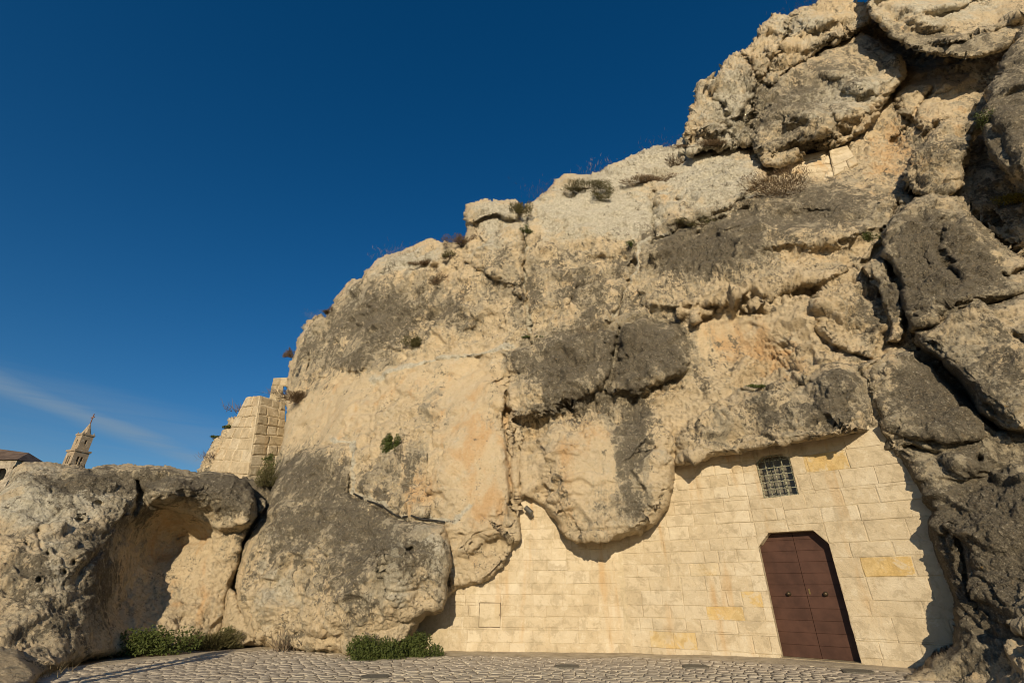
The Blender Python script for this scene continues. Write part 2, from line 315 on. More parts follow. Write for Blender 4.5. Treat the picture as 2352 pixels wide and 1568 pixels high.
def stone_material(name, a, bcol, c, stain=(0.50, 0.31, 0.13), stains=0.5, scale=1.0):
    """dressed stone; each object shifts its tone by Object Info random"""
    m, nt, b = newmat(name); P = geo_pos(nt); PS = geo_pos(nt, (1, 1, 0.16))
    oi = nn(nt, 'ShaderNodeObjectInfo'); r = oi.outputs['Random']
    n1 = noise(nt, P, 1.2*scale, 5, 0.6); n3 = noise(nt, P, 11*scale, 6, 0.7)
    base = MIX(nt, MR(nt, n1, 0.35, 0.65), a, bcol)
    base = MIX(nt, M(nt, 'MULTIPLY', r, 0.75), base, c)
    base = MIX(nt, M(nt, 'MULTIPLY', MR(nt, n3, 0.55, 0.75), 0.35), base, tuple(x*0.72 for x in c))
    r2 = M(nt, 'FRACT', M(nt, 'MULTIPLY', r, 37.7))
    base = MIX(nt, M(nt, 'MULTIPLY', MR(nt, r2, 0.80, 0.98), 0.5), base, (0.66, 0.58, 0.43))
    pn = noise(nt, P, 3.1*scale, 7, 0.72, 0.4)
    base = MIX(nt, M(nt, 'MULTIPLY', MR(nt, pn, 0.50, 0.60), 0.60), base, tuple(x*0.78 for x in c))
    base = MIX(nt, M(nt, 'MULTIPLY', MR(nt, pn, 0.46, 0.36), 0.50), base, (0.68, 0.60, 0.44))
    st = M(nt, 'MULTIPLY', MR(nt, M(nt, 'ADD', noise(nt, PS, 1.5, 4, 0.55, 0.2), 0.0), 0.57, 0.72), stains)
    base = MIX(nt, st, base, stain)
    base = MIX(nt, M(nt, 'MULTIPLY', MR(nt, noise(nt, P, 0.9, 6, 0.7), 0.54, 0.70), 0.40), base, (0.37, 0.31, 0.21))
    base = MIX(nt, M(nt, 'MULTIPLY', MR(nt, noise(nt, P, 17, 5, 0.7), 0.66, 0.72), 0.5), base, (0.17, 0.12, 0.07))
    nt.links.new(base, b.inputs['Base Color'])
    k = bump(nt, None, noise(nt, P, 6, 9, 0.75), 0.85, 0.05)
    bump(nt, b, noise(nt, P, 38, 5, 0.75), 0.7, 0.014, k)
    return m
STONE = stone_material('tufa_block', (0.62, 0.53, 0.375), (0.585, 0.485, 0.325), (0.50, 0.405, 0.26), stains=0.65)
STONE_Y = stone_material('yellow_tufa_block', (0.60, 0.43, 0.18), (0.62, 0.50, 0.29), (0.57, 0.39, 0.15), stains=0.4)
_n = STONE_Y.node_tree; _b = [x for x in _n.nodes if x.type == 'BSDF_PRINCIPLED'][0]; _o = _b.inputs['Base Color'].links[0].from_socket
_n.links.new(MIX(_n, MR(_n, noise(_n, geo_pos(_n), 2.6, 6, 0.7, 0.5), 0.50, 0.58), _o, (0.585, 0.48, 0.31)), _b.inputs['Base Color'])
MORTAR = stone_material('lime_mortar', (0.60, 0.51, 0.355), (0.56, 0.465, 0.305), (0.50, 0.41, 0.26), stains=0.35)
STONE_W = stone_material('weathered_block', (0.52, 0.42, 0.27), (0.43, 0.345, 0.215), (0.30, 0.245, 0.155), stains=0.4)
STONE_SHADED = stone_material('soot_stone', (0.13, 0.10, 0.08), (0.11, 0.09, 0.07), (0.10, 0.08, 0.06), stains=0.1, scale=0.35)  # shade on the far arcaded building painted into its stone colour
STONE_B = stone_material('buttress_block', (0.56, 0.455, 0.295), (0.52, 0.41, 0.255), (0.44, 0.35, 0.22), stains=0.5)
STONE_FAR = stone_material('far_stone', (0.36, 0.28, 0.19), (0.33, 0.255, 0.17), (0.29, 0.225, 0.15), stains=0.2, scale=0.35)

# ------------------------------------------------------------------ rock builder
LOBE = 0.62
GRIDS = []      # for planting things on the rock afterwards
def relief(name, poly, ctrl, step=2.5, lobes=(), cracks=(), bumps=(), amp=1.0, edge=(26, 0.9), pits=0.0, pitscale=2.4, back=(0.15, 0.4, 0.8, 1.4), warp=5.0, parent=None, seed=0.0, cap=1.5, taper=0.12):
    p = np.array(poly, float)
    u0, v0 = p.min(0)-step*2; u1, v1 = p.max(0)+step*2
    us = np.arange(u0, u1, step); vs = np.arange(v0, v1, step)
    U, V = np.meshgrid(us, vs)
    D = tps(ctrl)
    Y0 = D(U, V); P0 = at(U, V, Y0)
    # outline wobble, tied to place
    wu = warp*(fbm(P0, 1.1, 4, 0.6, seed=3.0+seed)); wv = warp*(fbm(P0, 1.1, 4, 0.6, seed=9.0+seed))
    d, cu, cv = poly_sd(U+wu, V+wv, p, True)
    keepv = d > -step*0.9
    snap = (d < 0) & keepv
    U2 = np.where(snap, cu-wu, U); V2 = np.where(snap, cv-wv, V); d = np.maximum(d, 0)
    Yd = D(U2, V2)
    # rounded rim
    t = np.clip(d/edge[0], 0, 1); Yd = Yd+edge[1]*(1-np.sqrt(np.clip(1-(1-t)**2, 0, 1)))
    bw = warp*2.2
    amod = np.clip(0.62+1.5*perlin(P0*0.42+seed+3), 0.12, 1.15)
    W1 = U2+bw*fbm(P0, 0.7, 5, 0.6, seed=31+seed); W2 = V2+bw*fbm(P0, 0.7, 5, 0.6, seed=47+seed)
    rimd = np.zeros(U.shape)
    for lb in lobes:
        lp, a, r = lb[:3]
        dd, cu_, cv_ = poly_sd(W1, W2, lp, True)
        f_ = np.where(dd > 0, (cv_-W2)/(np.abs(dd)+1e-6), 0)
        t = np.clip(dd/(r*(1.55-0.95*f_)), 0, 1)
        k = (1-(1-t)**2.2)**0.75
        Yd = Yd-a*LOBE*k*(amod if len(lb) < 4 else 1.0)
    for (bu, bv, ru, rv, rot, a) in bumps: Yd = Yd-a*ell(U2, V2, (bu, bv, ru, rv, rot))
    for ln, w, dep in cracks:
        x = line_d(W1, W2, ln)/w; Yd = Yd+dep*np.exp(-x*x)
    P = at(U2, V2, Yd)
    # normals of the smooth shape
    def normals(P):
        du = np.gradient(P, axis=1); dv = np.gradient(P, axis=0); n = np.cross(du, dv)
        n /= np.linalg.norm(n, axis=-1)[..., None]+1e-9
        tocam = np.array([0, 0, EYE])-P
        s = np.sign((n*tocam).sum(-1)); s[s == 0] = 1
        return n*s[..., None]
    N = normals(P)
    R = np.clip(field(ROUGH, U2, V2, 0.0), -0.95, 3)
    rm = np.clip(1+R, 0.12, 4)
    Q = P+seed
    big = 0.26*fbm(Q, 0.30, 2)
    qw = Q+0.18*np.stack([perlin(Q*1.7+31), perlin(Q*1.7+61), perlin(Q*1.7+91)], -1)
    fac = 0.32*facets(qw*np.array([.75, .75, .95]), 1.0)/0.75+0.34*facets(qw*np.array([2.0, 2.0, 2.6]), 2.0)/2.0
    mid = 0.075*fbm(Q*np.array([1, 1, 0.8]), 1.9, 2, 0.55, seed=4)-0.05*np.abs(perlin(Q*2.6+8))
    lay = 0.035*perlin(Q*np.array([0.7, 0.7, 5.0])+11)
    fine = -0.050*np.abs(perlin(Q*5.2+2))+0.30*facets(Q*np.array([5.5, 5.5, 7]), 3.0)/5.5+0.034*perlin(Q*12+6)-0.045*np.abs(perlin(Q*19+16))
    disp = big+1.25*fac*np.clip(rm, 0.12, 1.3)+mid*np.clip(rm, 0.35, 1.6)+1.2*(fine+lay)*rm
    def ledges(fz, am, sd_, warp_):
        t = Q[..., 2]*fz+0.12*fz*Q[..., 0]+warp_*fbm(Q*np.array([.5, .5, .35])*max(1, fz), 1.0, 3, 0.55, seed=sd_); t = t-np.floor(t)
        k = (1-t)*sstep(t, 0.0, 0.10)
        return am*k*sstep(perlin(Q*0.42*max(1, fz*.8)+sd_*3), -0.05, 0.30)
    disp = disp+(ledges(0.62, 0.26, 3.3, 1.1)+ledges(1.7, 0.10, 8.1, 0.9))*np.clip(rm, 0.05, 1.3)
    cr = 1-np.clip(np.abs(perlin(Q*np.array([.55, .55, .8])+21))*16, 0, 1)
    disp = disp-0.10*cr*np.clip(rm, .2, 1.5)*(perlin(Q*0.5+70) > 0)
    if (R > 1).any():
        b1, b2, _ = worley(Q*np.array([4.2, 4.2, 5.5]), 3.0)
        disp = disp-0.16*np.clip(R-0.9, 0, 1.2)*(1-sstep(b1, 0.1, 0.55))
    if pits > 0:
        b1, _, hid = worley(Q*pitscale, 9.0); sel = ((hid % 7) < 3) & (fbm(Q, 0.6, 2, seed=55) > -0.1)
        disp = disp-pits*0.30*np.where(sel, 1-sstep(b1, 0.10, 0.22), 0)
        b1, _, hid = worley(Q*pitscale*2.3, 29.0); sel = ((hid % 9) < 3) & (fbm(Q, 0.6, 2, seed=85) > -0.05)
        disp = disp-pits*0.16*np.where(sel, 1-sstep(b1, 0.12, 0.25), 0)
    vw = np.array([0, 0, EYE])-P; vw /= np.linalg.norm(vw, axis=-1)[..., None]
    face = np.clip((N*vw).sum(-1), 0, 1)
    disp = disp*(0.35+0.65*sstep(face, 0.15, 0.6))
    P = P+N*(disp*amp)[..., None]
    lich = field(LICHEN, U2, V2, 0.0)+0.22*np.minimum(R, 0)-0.06; pal = field(PALE, U2, V2, 0.0); och = field(OCHRE, U2, V2, 0.0)
    for ln, w in MORTARLINES:
        x = np.exp(-(line_d(W1, W2, ln)/w)**2); lich = lich-1.3*x; pal = pal+0.9*x; och = och-0.6*x
    paint = np.stack([lich, pal, och, R], -1)
    # faces
    idx = -np.ones(U.shape, dtype=np.int64)
    inn = d > 0
    k4 = keepv[:-1, :-1] & keepv[1:, :-1] & keepv[:-1, 1:] & keepv[1:, 1:]
    a4 = inn[:-1, :-1] | inn[1:, :-1] | inn[:-1, 1:] | inn[1:, 1:]
    cell = k4 & a4
    used = np.zeros(U.shape, bool)
    used[:-1, :-1] |= cell; used[1:, :-1] |= cell; used[:-1, 1:] |= cell; used[1:, 1:] |= cell
    idx[used] = np.arange(used.sum())
    quads = np.stack([idx[:-1, :-1], idx[1:, :-1], idx[1:, 1:], idx[:-1, 1:]], -1)[cell]
    Vt = P[used]; Pa = paint[used]; Nn = N[used]; ctr = Vt.mean(0)
    # rim: directed boundary edges
    e = np.concatenate([quads[:, [0, 1]], quads[:, [1, 2]], quads[:, [2, 3]], quads[:, [3, 0]]])
    key = e[:, 0]*len(Vt)+e[:, 1]; rkey = e[:, 1]*len(Vt)+e[:, 0]
    be = e[~np.isin(key, rkey)]
    bv = np.unique(be); remap = -np.ones(len(Vt), dtype=np.int64); remap[bv] = np.arange(len(bv))
    rows = [quads]; prev = bv.copy(); Vall = [Vt]; Pall = [Pa]; n0 = len(Vt)
    for off in back:
        q = Vt[bv].copy(); dirc = (ctr-q); dirc[:, 1] = 0
        ln = np.linalg.norm(dirc, axis=1)[:, None]+1e-6
        q = q+dirc/ln*np.minimum(ln*0.5, off*taper)
        rd = Vt[bv]-np.array([0, 0, EYE]); rd /= np.linalg.norm(rd, axis=1)[:, None]
        q += rd*off*np.array([1, 1, 1])
        q += 0.10*min(off, 1.0)*np.stack([perlin(q*2.0+3), perlin(q*2.0+13), perlin(q*2.0+23)], -1)+0.05*min(off*2, 1)*np.stack([perlin(q*6+3), perlin(q*6+13), perlin(q*6+23)], -1)
        cur = n0+np.arange(len(bv)); n0 += len(bv)
        a = remap[be[:, 0]]; b_ = remap[be[:, 1]]
        rows.append(np.stack([prev[b_], prev[a], cur[a], cur[b_]], -1))
        Vall.append(q); pp = Pa[bv].copy(); pp[:, 0] -= 0.25; Pall.append(pp); prev = cur
    # cap
    rc = ctr-np.array([0, 0, EYE]); rc /= np.linalg.norm(rc); Vall.append((ctr+rc*(back[-1]+cap))[None]); Pall.append(Pa.mean(0)[None])
    a = remap[be[:, 0]]; b_ = remap[be[:, 1]]; c = np.full(len(a), n0)
    Vf = np.concatenate(Vall); Pf = np.concatenate(Pall); Q4 = np.concatenate(rows)
    tri = np.stack([prev[b_], prev[a], c], -1)
    if cap <= 0: tri = tri[:0]
    me = bpy.data.meshes.new(name)
    me.vertices.add(len(Vf)); me.vertices.foreach_set('co', Vf.astype(np.float32).ravel())
    lv = np.concatenate([Q4.ravel(), tri.ravel()]).astype(np.int32)
    me.loops.add(len(lv)); me.loops.foreach_set('vertex_index', lv)
    tot = np.concatenate([np.full(len(Q4), 4), np.full(len(tri), 3)]).astype(np.int32)
    me.polygons.add(len(tot)); me.polygons.foreach_set('loop_start', (np.cumsum(tot)-tot).astype(np.int32)); me.polygons.foreach_set('loop_total', tot)
    me.polygons.foreach_set('use_smooth', np.ones(len(tot), dtype=bool))
    me.update(calc_edges=True)
    ca = me.color_attributes.new('paint', 'FLOAT_COLOR', 'POINT'); ca.data.foreach_set('color', Pf.astype(np.float32).ravel())
    o = link(name, me, ROCK, parent)
    GRIDS.append((us, vs, np.where(used, 1, 0), P, N))
    return o
def surf(u, v):
    best = None
    for us, vs, used, P, N in GRIDS:
        if not (us[0] <= u <= us[-1] and vs[0] <= v <= vs[-1]): continue
        i = int(round((u-us[0])/(us[1]-us[0]))); j = int(round((v-vs[0])/(vs[1]-vs[0])))
        i = min(i, len(us)-1); j = min(j, len(vs)-1)
        if not used[j, i]: continue
        p = P[j, i]; dd = np.linalg.norm(p-np.array([0, 0, EYE]))
        if best is None or dd < best[0]: best = (dd, p.copy(), N[j, i].copy())
    return (best[1], best[2]) if best is not None else None

# ================================================================== the cliff
SIL = [(655,925),(660,880),(662,850),(668,828),(678,800),(683,772),(700,752),(715,735),(735,725),(752,727),(760,708),(772,684),(790,660),(808,645),(830,640),(850,618),(870,597),(900,583),(930,572),(960,555),(985,550),(1010,556),(1040,556),(1062,558),(1070,530),(1072,512),(1068,492),(1075,474),(1092,464),(1115,459),(1130,463),(1165,462),(1190,460),(1197,474),(1203,487),(1209,474),(1234,455),(1260,432),(1278,410),(1297,401),(1330,403),(1356,406),(1386,392),(1429,366),(1465,351),(1508,338),(1527,345),(1554,333),(1566,317),(1574,312)]
TOPS = [(1640,200),(1760,60),(1990,10),(2060,-120),(2460,-120),(2460,1060),(2300,1150),(2180,1150)]
LOW = [(2110,1085),(2060,1035),(2020,1003),(1986,998),(1930,1006),(1891,1010),(1824,1017),(1783,1028),(1725,1038),(1650,1050),(1592,1060),(1550,1070),(1545,1110),(1543,1140),(1531,1172),(1506,1205),(1473,1221),(1432,1229),(1370,1240),(1320,1243),(1300,1232),(1280,1206),(1262,1188),(1245,1165),(1233,1151),(1219,1143),(1206,1140),(1198,1155),(1194,1185),(1202,1215),(1203,1232),(1196,1250),(1180,1272),(1165,1300),(1140,1325),(1108,1341),(1076,1344),(1050,1350),(1000,1400),(900,1400),(640,1300),(600,1180),(640,1060),(650,990)]
cliff_ctrl = [(600,1100,21),(660,900,23.5),(720,770,24.5),(760,1000,18.5),(780,850,20.5),(850,640,22),(960,560,21.5),(1000,760,18.5),(1000,950,16.8),(900,1100,16.1),(822,1085,16.1),(860,1160,15.7),(1050,1200,15.1),(1100,1330,15.0),(950,1350,15.6),
 (1130,470,19.5),(1150,640,17.8),(1180,800,16.4),(1190,1000,15.2),(1210,1150,14.6),(1300,420,20),(1350,560,17.8),(1350,720,16.2),(1380,900,15.1),(1380,1100,14.8),(1400,1230,14.8),(1500,345,20.5),(1560,500,17.2),(1650,350,19),(1545,1080,13.8),(1600,700,15.0),(1650,900,13.6),(1650,1045,13.1),
 (1750,450,16.3),(1850,600,14.0),(1850,800,12.7),(1800,1020,12.1),(1900,1000,11.5),(1990,990,10.95),(1850,380,17.5),(1750,200,21),(1900,100,21),(2050,300,16.6),(2050,500,13.6),(2050,750,12.0),(2100,1050,11.2),(2300,100,17),(2300,400,13.2),(2300,700,11.8),(2400,1000,10.5),(2400,0,17)]
lobes = [
 # far left mass
 ([(660,900),(655,850),(672,800),(690,755),(735,720),(758,724),(752,790),(748,860),(715,880),(700,905)],0.5,22),
 # great dark mass on the left
 ([(755,847),(745,797),(752,732),(772,684),(798,655),(844,632),(887,618),(946,611),(990,640),(1000,690),(970,740),(935,790),(905,828),(870,852),(821,855)],0.95,70),
 ([(860,625),(868,597),(930,568),(985,548),(1062,552),(1065,600),(1010,612),(930,612)],0.5,34),
 ([(985,640),(1040,600),(1080,560),(1140,560),(1185,600),(1190,690),(1130,730),(1060,770),(1000,740)],0.35,60),
 # pillar and its cap
 ([(1072,520),(1075,500),(1195,500),(1202,560),(1205,690),(1150,650),(1060,600)],0.9,26,1),
 ([(1066,512),(1062,488),(1075,465),(1110,450),(1196,452),(1203,484),(1190,505),(1150,500),(1115,502),(1086,514)],1.0,12,1),
 # block below the pillar
 ([(1145,700),(1165,690),(1205,685),(1212,740),(1215,780),(1190,800),(1160,785),(1143,745)],0.45,20),
 # pale rounded heads
 ([(1206,520),(1204,478),(1240,462),(1315,452),(1342,438),(1395,440),(1420,428),(1470,428),(1498,445),(1505,500),(1500,560),(1440,590),(1330,590),(1215,575)],0.55,60),
 ([(1499,440),(1552,390),(1581,357),(1619,335),(1657,325),(1685,327),(1713,341),(1742,370),(1768,400),(1762,430),(1720,470),(1660,500),(1600,520),(1520,520),(1503,480)],1.0,45,1),
 ([(1234,453),(1262,424),(1297,395),(1356,400),(1360,425),(1310,448),(1240,462)],0.35,16),
 ([(1365,405),(1429,362),(1508,332),(1560,325),(1560,370),(1500,420),(1430,425),(1390,430)],0.45,20),
 ([(1555,330),(1566,305),(1580,310),(1582,350),(1560,360)],0.3,8),
 # middle right mass with honeycombed lower lip
 ([(1450,590),(1470,560),(1540,530),(1610,500),(1680,465),(1750,430),(1850,415),(1930,405),(2040,450),(2070,500),(2010,590),(1960,612),(1885,650),(1820,682),(1750,702),(1650,716),(1605,736),(1545,745),(1480,700),(1452,640)],1.15,48),
 ([(1640,470),(1690,455),(1740,480),(1700,520),(1610,560),(1590,530)],0.4,22),
 # slabs standing out below the ledge
 ([(1157,800),(1175,790),(1238,790),(1290,768),(1400,757),(1418,765),(1420,840),(1395,900),(1350,898),(1300,925),(1262,958),(1212,972),(1172,955),(1160,900)],0.75,24,1),
 ([(1424,760),(1440,745),(1500,737),(1555,742),(1582,800),(1585,830),(1565,862),(1530,880),(1490,888),(1470,915),(1440,905),(1400,912),(1420,830)],0.95,20,1),
 # hanging knob
 ([(1240,1010),(1270,960),(1340,925),(1450,925),(1530,950),(1552,1010),(1555,1110),(1545,1180),(1520,1225),(1473,1245),(1400,1262),(1310,1268),(1280,1230),(1250,1180),(1236,1080)],1.45,70,1),
 ([(1375,980),(1460,960),(1545,1030),(1550,1130),(1520,1200),(1440,1215),(1400,1150),(1380,1060)],0.3,40),
 # lintel rock over the facade
 ([(1552,1080),(1552,1030),(1590,965),(1650,915),(1705,885),(1770,878),(1850,885),(1885,850),(1930,835),(1965,850),(1988,880),(1996,940),(1994,1010),(1930,1030),(1840,1045),(1740,1062),(1650,1085)],0.9,38,1),
 ([(1868,885),(1890,850),(1930,832),(1968,848),(1985,890),(1988,985),(1940,990),(1900,960),(1870,930)],0.35,18),
 # ribbed tan block
 ([(1861,695),(1886,658),(1949,633),(1974,640),(2004,706),(2033,743),(2022,798),(2004,827),(1952,809),(1912,790),(1879,754)],0.75,20),
 # rounded left bulge coming down to the wall
 ([(1000,960),(1040,860),(1120,830),(1158,850),(1162,950),(1172,1080),(1188,1170),(1205,1215),(1206,1245),(1185,1262),(1150,1248),(1110,1250),(1078,1288),(1040,1270),(1005,1200),(990,1100)],0.8,46),
 ([(1112,1262),(1150,1258),(1190,1260),(1175,1300),(1140,1332),(1090,1352),(1078,1330),(1085,1290)],0.4,30),
 ([(840,1000),(870,880),(960,850),(1020,880),(1010,1000),(990,1060),(1010,1140),(990,1190),(880,1180),(820,1120)],0.35,40),
 ([(690,960),(720,890),(780,880),(830,900),(825,960),(800,1020),(720,1030)],0.45,30),
 # rocks at upper right
 ([(2078,150),(2150,130),(2240,150),(2250,200),(2225,280),(2150,290),(2120,310),(2060,260),(2050,210)],0.9,30),
 ([(2270,200),(2330,180),(2300,260),(2265,300),(2240,270)],0.4,20),
 ([(2060,480),(2100,450),(2180,455),(2230,440),(2290,520),(2352,560),(2400,600),(2400,680),(2200,700),(2080,600)],0.5,30),
 ([(2230,440),(2260,330),(2330,400),(2400,440),(2400,600),(2330,560),(2290,510)],0.55,30),
]
cracks = [([(1205,480),(1206,560),(1210,640),(1214,720),(1222,790)],3.5,0.35),([(1450,600),(1440,650),(1425,700),(1395,745)],4,0.3),([(1422,750),(1412,830),(1380,905)],4,0.35),
 ([(850,870),(960,835),(1080,812),(1180,797)],5,-0.10),([(1163,905),(1166,1000),(1172,1090),(1186,1180)],5,0.45),([(1180,985),(1200,1100),(1198,1150)],5,0.22),([(1500,440),(1496,500),(1508,545)],5,0.35),
 ([(1860,690),(1876,760),(1912,800),(1952,818),(2006,835)],5,0.4),([(1705,895),(1800,900),(1870,880)],4,0.2),([(1765,400),(1700,470),(1600,510),(1500,560)],6,0.35),([(1990,605),(2030,560),(2060,470)],7,0.5),
 ([(2050,330),(2090,280),(2140,200)],5,0.3),([(850,1080),(855,1000),(870,900)],4,0.15),([(1305,700),(1318,680),(1325,660)],5,0.2),([(2225,470),(2270,540),(2330,570)],5,0.4)]
bumps = [(1700,790,110,60,0,-.45),(1780,825,50,40,0,-.35),(1830,670,50,16,-10,-.7),(1560,900,70,45,0,-.3),(1210,1060,22,60,0,-.25),(1220,990,45,40,0,-.35),(1090,590,30,25,0,-.3),(912,1030,18,30,0,-.30),(1660,700,90,8,-5,-.3),(1555,460,8,5,0,-.5),
 (1310,955,60,18,-10,-.35),(960,1130,60,50,0,-.25),(1020,660,30,40,20,-.4),(1460,700,40,30,0,-.2),(2060,340,50,60,-30,-.5),(710,830,8,30,5,-.7),(1260,690,30,35,0,.3),(2010,540,30,20,0,-.3)]
cliff = relief('cliff', SIL+TOPS+LOW, cliff_ctrl, step=2.6, lobes=lobes, cracks=cracks, bumps=bumps, edge=(16, 0.6), warp=3.5, pits=0.25, back=(0.12, 0.3, 0.6, 1.0, 1.6, 2.4), taper=0.0, amp=1.0, cap=0)
tag(cliff, 'pale limestone cliff rising above the masonry front, mottled with dark lichen', None, None, 'structure')

# the cliff carries on beyond the right edge of the view, towards the viewer
cside = relief('cliff_side', [(2385,-600),(4200,-900),(4300,1900),(2385,2300),(2385,1000)], [(2385,-600,17),(2400,0,16.5),(2400,600,11.2),(2400,1100,9.6),(2400,1700,8.6),(2400,2200,7.4),(3400,-600,10),(3400,400,6.6),(3400,1400,5.0),(4200,500,4.4),(4200,1700,3.6)],
 step=12, edge=(30,0.5), warp=8, amp=1.0, back=(0.3,1.0,2.5), cap=0, seed=90.0)
tag(cside, kind='structure')

def boulder(name, label, cat, *a, **k):
    o = relief(name, *a, **k); return tag(o, label, cat)
# upper ridge, mid slab, overhanging top block
boulder('rock_outcrop', 'craggy jagged limestone outcrop at the skyline, left of the overhanging top slab', 'rock',
 [(1575,318),(1571,293),(1581,277),(1584,246),(1600,215),(1604,196),(1619,189),(1645,174),(1657,149),(1672,133),(1689,121),(1697,124),(1703,116),(1719,107),(1736,91),(1742,82),(1741,70),(1760,47),(1774,34),(1809,31),(1818,22),(1845,17),(1871,11),(1882,-3),(1905,-20),(1962,-3),(1985,11),(2005,20),(2000,52),(1976,74),(1932,100),(1897,110),(1868,133),(1815,158),(1786,182),(1775,205),(1800,240),(1760,300),(1720,335),(1690,340),(1640,342),(1600,350),(1580,352)],
 [(1580,300,18.5),(1650,150,19.5),(1750,50,20.5),(1990,20,18.5),(1700,250,18.4),(1800,100,19),(1700,340,18),(1960,60,18.3)], step=2.6,
 lobes=[([(1760,40),(1880,0),(2000,20),(1980,65),(1880,110),(1800,155),(1770,150),(1745,90)],0.8,22),([(1600,210),(1660,140),(1735,100),(1745,160),(1720,240),(1650,320),(1590,310)],0.6,25),([(1812,25),(1880,0),(1990,15),(1960,60),(1850,80)],0.5,20)],
 cracks=[([(1815,40),(1805,90),(1770,150),(1740,210),(1725,290)],6,0.7),([(1700,120),(1730,170),(1765,200)],6,0.5),([(1620,200),(1660,250),(1680,330)],6,0.4)], bumps=[(1815,60,7,22,10,-.7),(1900,70,30,12,-20,-.4),(1590,320,10,16,0,-.6)], amp=1.5, edge=(12,0.6), warp=5, back=(0.2,0.5,1.0,2.0))
boulder('rock_slab', 'broad grey lichen-mottled rock slab leaning above the small masonry wall', 'rock',
 [(1727,322),(1740,285),(1765,243),(1770,205),(1790,178),(1815,154),(1868,130),(1897,106),(1932,97),(1976,70),(2010,90),(2040,115),(2078,140),(2082,180),(2050,213),(2018,262),(1990,295),(1965,316),(1940,336),(1915,346),(1860,352),(1825,368),(1789,386),(1755,378),(1735,350)],
 [(1730,340,17.0),(1790,180,18.4),(1950,80,18.6),(2080,150,16.6),(1900,230,17.0),(1800,380,16.6),(1950,330,16.3),(1850,345,16.4)], step=2.6,
 lobes=[([(1740,345),(1760,240),(1830,160),(1950,100),(2060,150),(2030,240),(1960,300),(1900,330),(1830,330),(1770,360)],1.3,70)],
 cracks=[([(1900,245),(1915,280),(1950,310)],7,0.25)], bumps=[(1860,345,55,20,-10,-.6)], edge=(16,0.9), warp=4, back=(0.15,0.4,0.9,1.6), seed=5.0)
boulder('overhanging_rock', 'huge overhanging slab at the top right corner throwing a dark shadow beneath', 'rock',
 [(1988,-60),(1992,20),(2000,40),(2022,63),(2045,86),(2078,108),(2117,122),(2150,130),(2200,133),(2233,136),(2265,130),(2298,120),(2318,106),(2338,82),(2352,60),(2450,30),(2450,-120),(1990,-120)],
 [(1990,20,16.2),(2100,110,15.0),(2300,110,14.0),(2100,0,16),(2400,0,14.5),(2350,-100,16)], step=2.6,
 lobes=[([(1985,-130),(1990,20),(2030,60),(2100,85),(2180,100),(2260,80),(2330,60),(2470,20),(2470,-130)],1.0,34)], edge=(12,0.6), warp=4, bumps=[(2150,80,60,12,5,-.3)], back=(0.2,0.5,1.0,1.6,2.2), seed=9.0)
boulder('wedged_boulder', 'dark blocky boulder wedged alone below the overhanging slab, tan underside', 'boulder',
 [(2074,419),(2073,399),(2087,366),(2097,343),(2117,333),(2134,310),(2153,290),(2167,277),(2200,270),(2232,274),(2249,283),(2252,303),(2232,333),(2218,366),(2216,405),(2213,432),(2186,451),(2160,457),(2124,448),(2094,438)],
 [(2074,420,13.3),(2200,270,13.6),(2160,455,12.7),(2160,360,12.9)], step=2.4,
 lobes=[([(2073,410),(2100,345),(2170,275),(2250,285),(2225,350),(2212,410),(2140,425)],0.5,26)], edge=(14,0.6), warp=3, back=(0.15,0.4,0.8,1.3), seed=12.0)
boulder('lichen_rock', 'near dark lichen-blackened rock at the right edge below the top slab', 'rock',
 [(2360,40),(2331,89),(2312,125),(2295,152),(2289,175),(2269,204),(2262,237),(2246,270),(2256,297),(2259,333),(2275,356),(2298,382),(2325,405),(2380,430),(2450,440),(2450,20)],
 [(2250,280,11.8),(2340,80,12.4),(2330,400,10.8),(2450,200,10.5),(2450,400,10.0)], step=2.6, lobes=[([(2262,240),(2300,160),(2360,60),(2470,30),(2470,440),(2330,400)],0.6,40)], edge=(14,0.6), warp=4, back=(0.15,0.4,0.8,1.3,2), amp=0.75, seed=15.0)
boulder('dark_rock', 'large brown-black lichened rock mass on the right, above the pale-faced block', 'rock',
 [(2064,483),(2096,452),(2137,446),(2190,455),(2237,499),(2257,519),(2298,563),(2360,600),(2450,640),(2450,690),(2352,680),(2298,697),(2249,704),(2205,716),(2189,728),(2137,750),(2096,763),(2080,724),(2072,700),(2068,652),(2048,611),(2028,583),(2026,555),(2036,523),(2050,499)],
 [(2030,560,12.0),(2100,460,12.4),(2300,560,11.2),(2100,755,11.0),(2300,690,10.3),(2180,600,10.9),(2450,660,10)], step=2.6,
 lobes=[([(2040,560),(2090,500),(2180,500),(2250,540),(2350,600),(2450,650),(2330,680),(2200,700),(2100,730),(2075,650)],0.6,36)], cracks=[([(2170,510),(2150,570),(2200,640)],9,.25),([(2298,640),(2352,625),(2400,640)],6,.35)], edge=(16,0.7), warp=4, back=(0.15,0.4,0.8,1.3), amp=0.75, seed=19.0)
boulder('sloping_rock', 'large tan-faced rock at the right edge between the two darkest boulders', 'rock',
 [(2096,760),(2137,748),(2189,724),(2205,713),(2249,700),(2298,692),(2352,676),(2450,690),(2450,1010),(2352,1003),(2298,988),(2282,970),(2249,950),(2229,909),(2193,869),(2157,833),(2120,809),(2102,789)],
 [(2100,770,10.9),(2230,720,10.3),(2250,950,9.9),(2352,1000,9.5),(2450,700,9.6),(2300,850,9.8)], step=2.6,
 lobes=[([(2110,770),(2200,725),(2300,700),(2460,700),(2460,1000),(2330,985),(2250,920),(2170,830)],0.5,40)], cracks=[([(2330,770),(2400,800)],6,.2)], edge=(16,0.7), warp=4, back=(0.15,0.4,0.8,1.3), amp=0.75, seed=23.0)
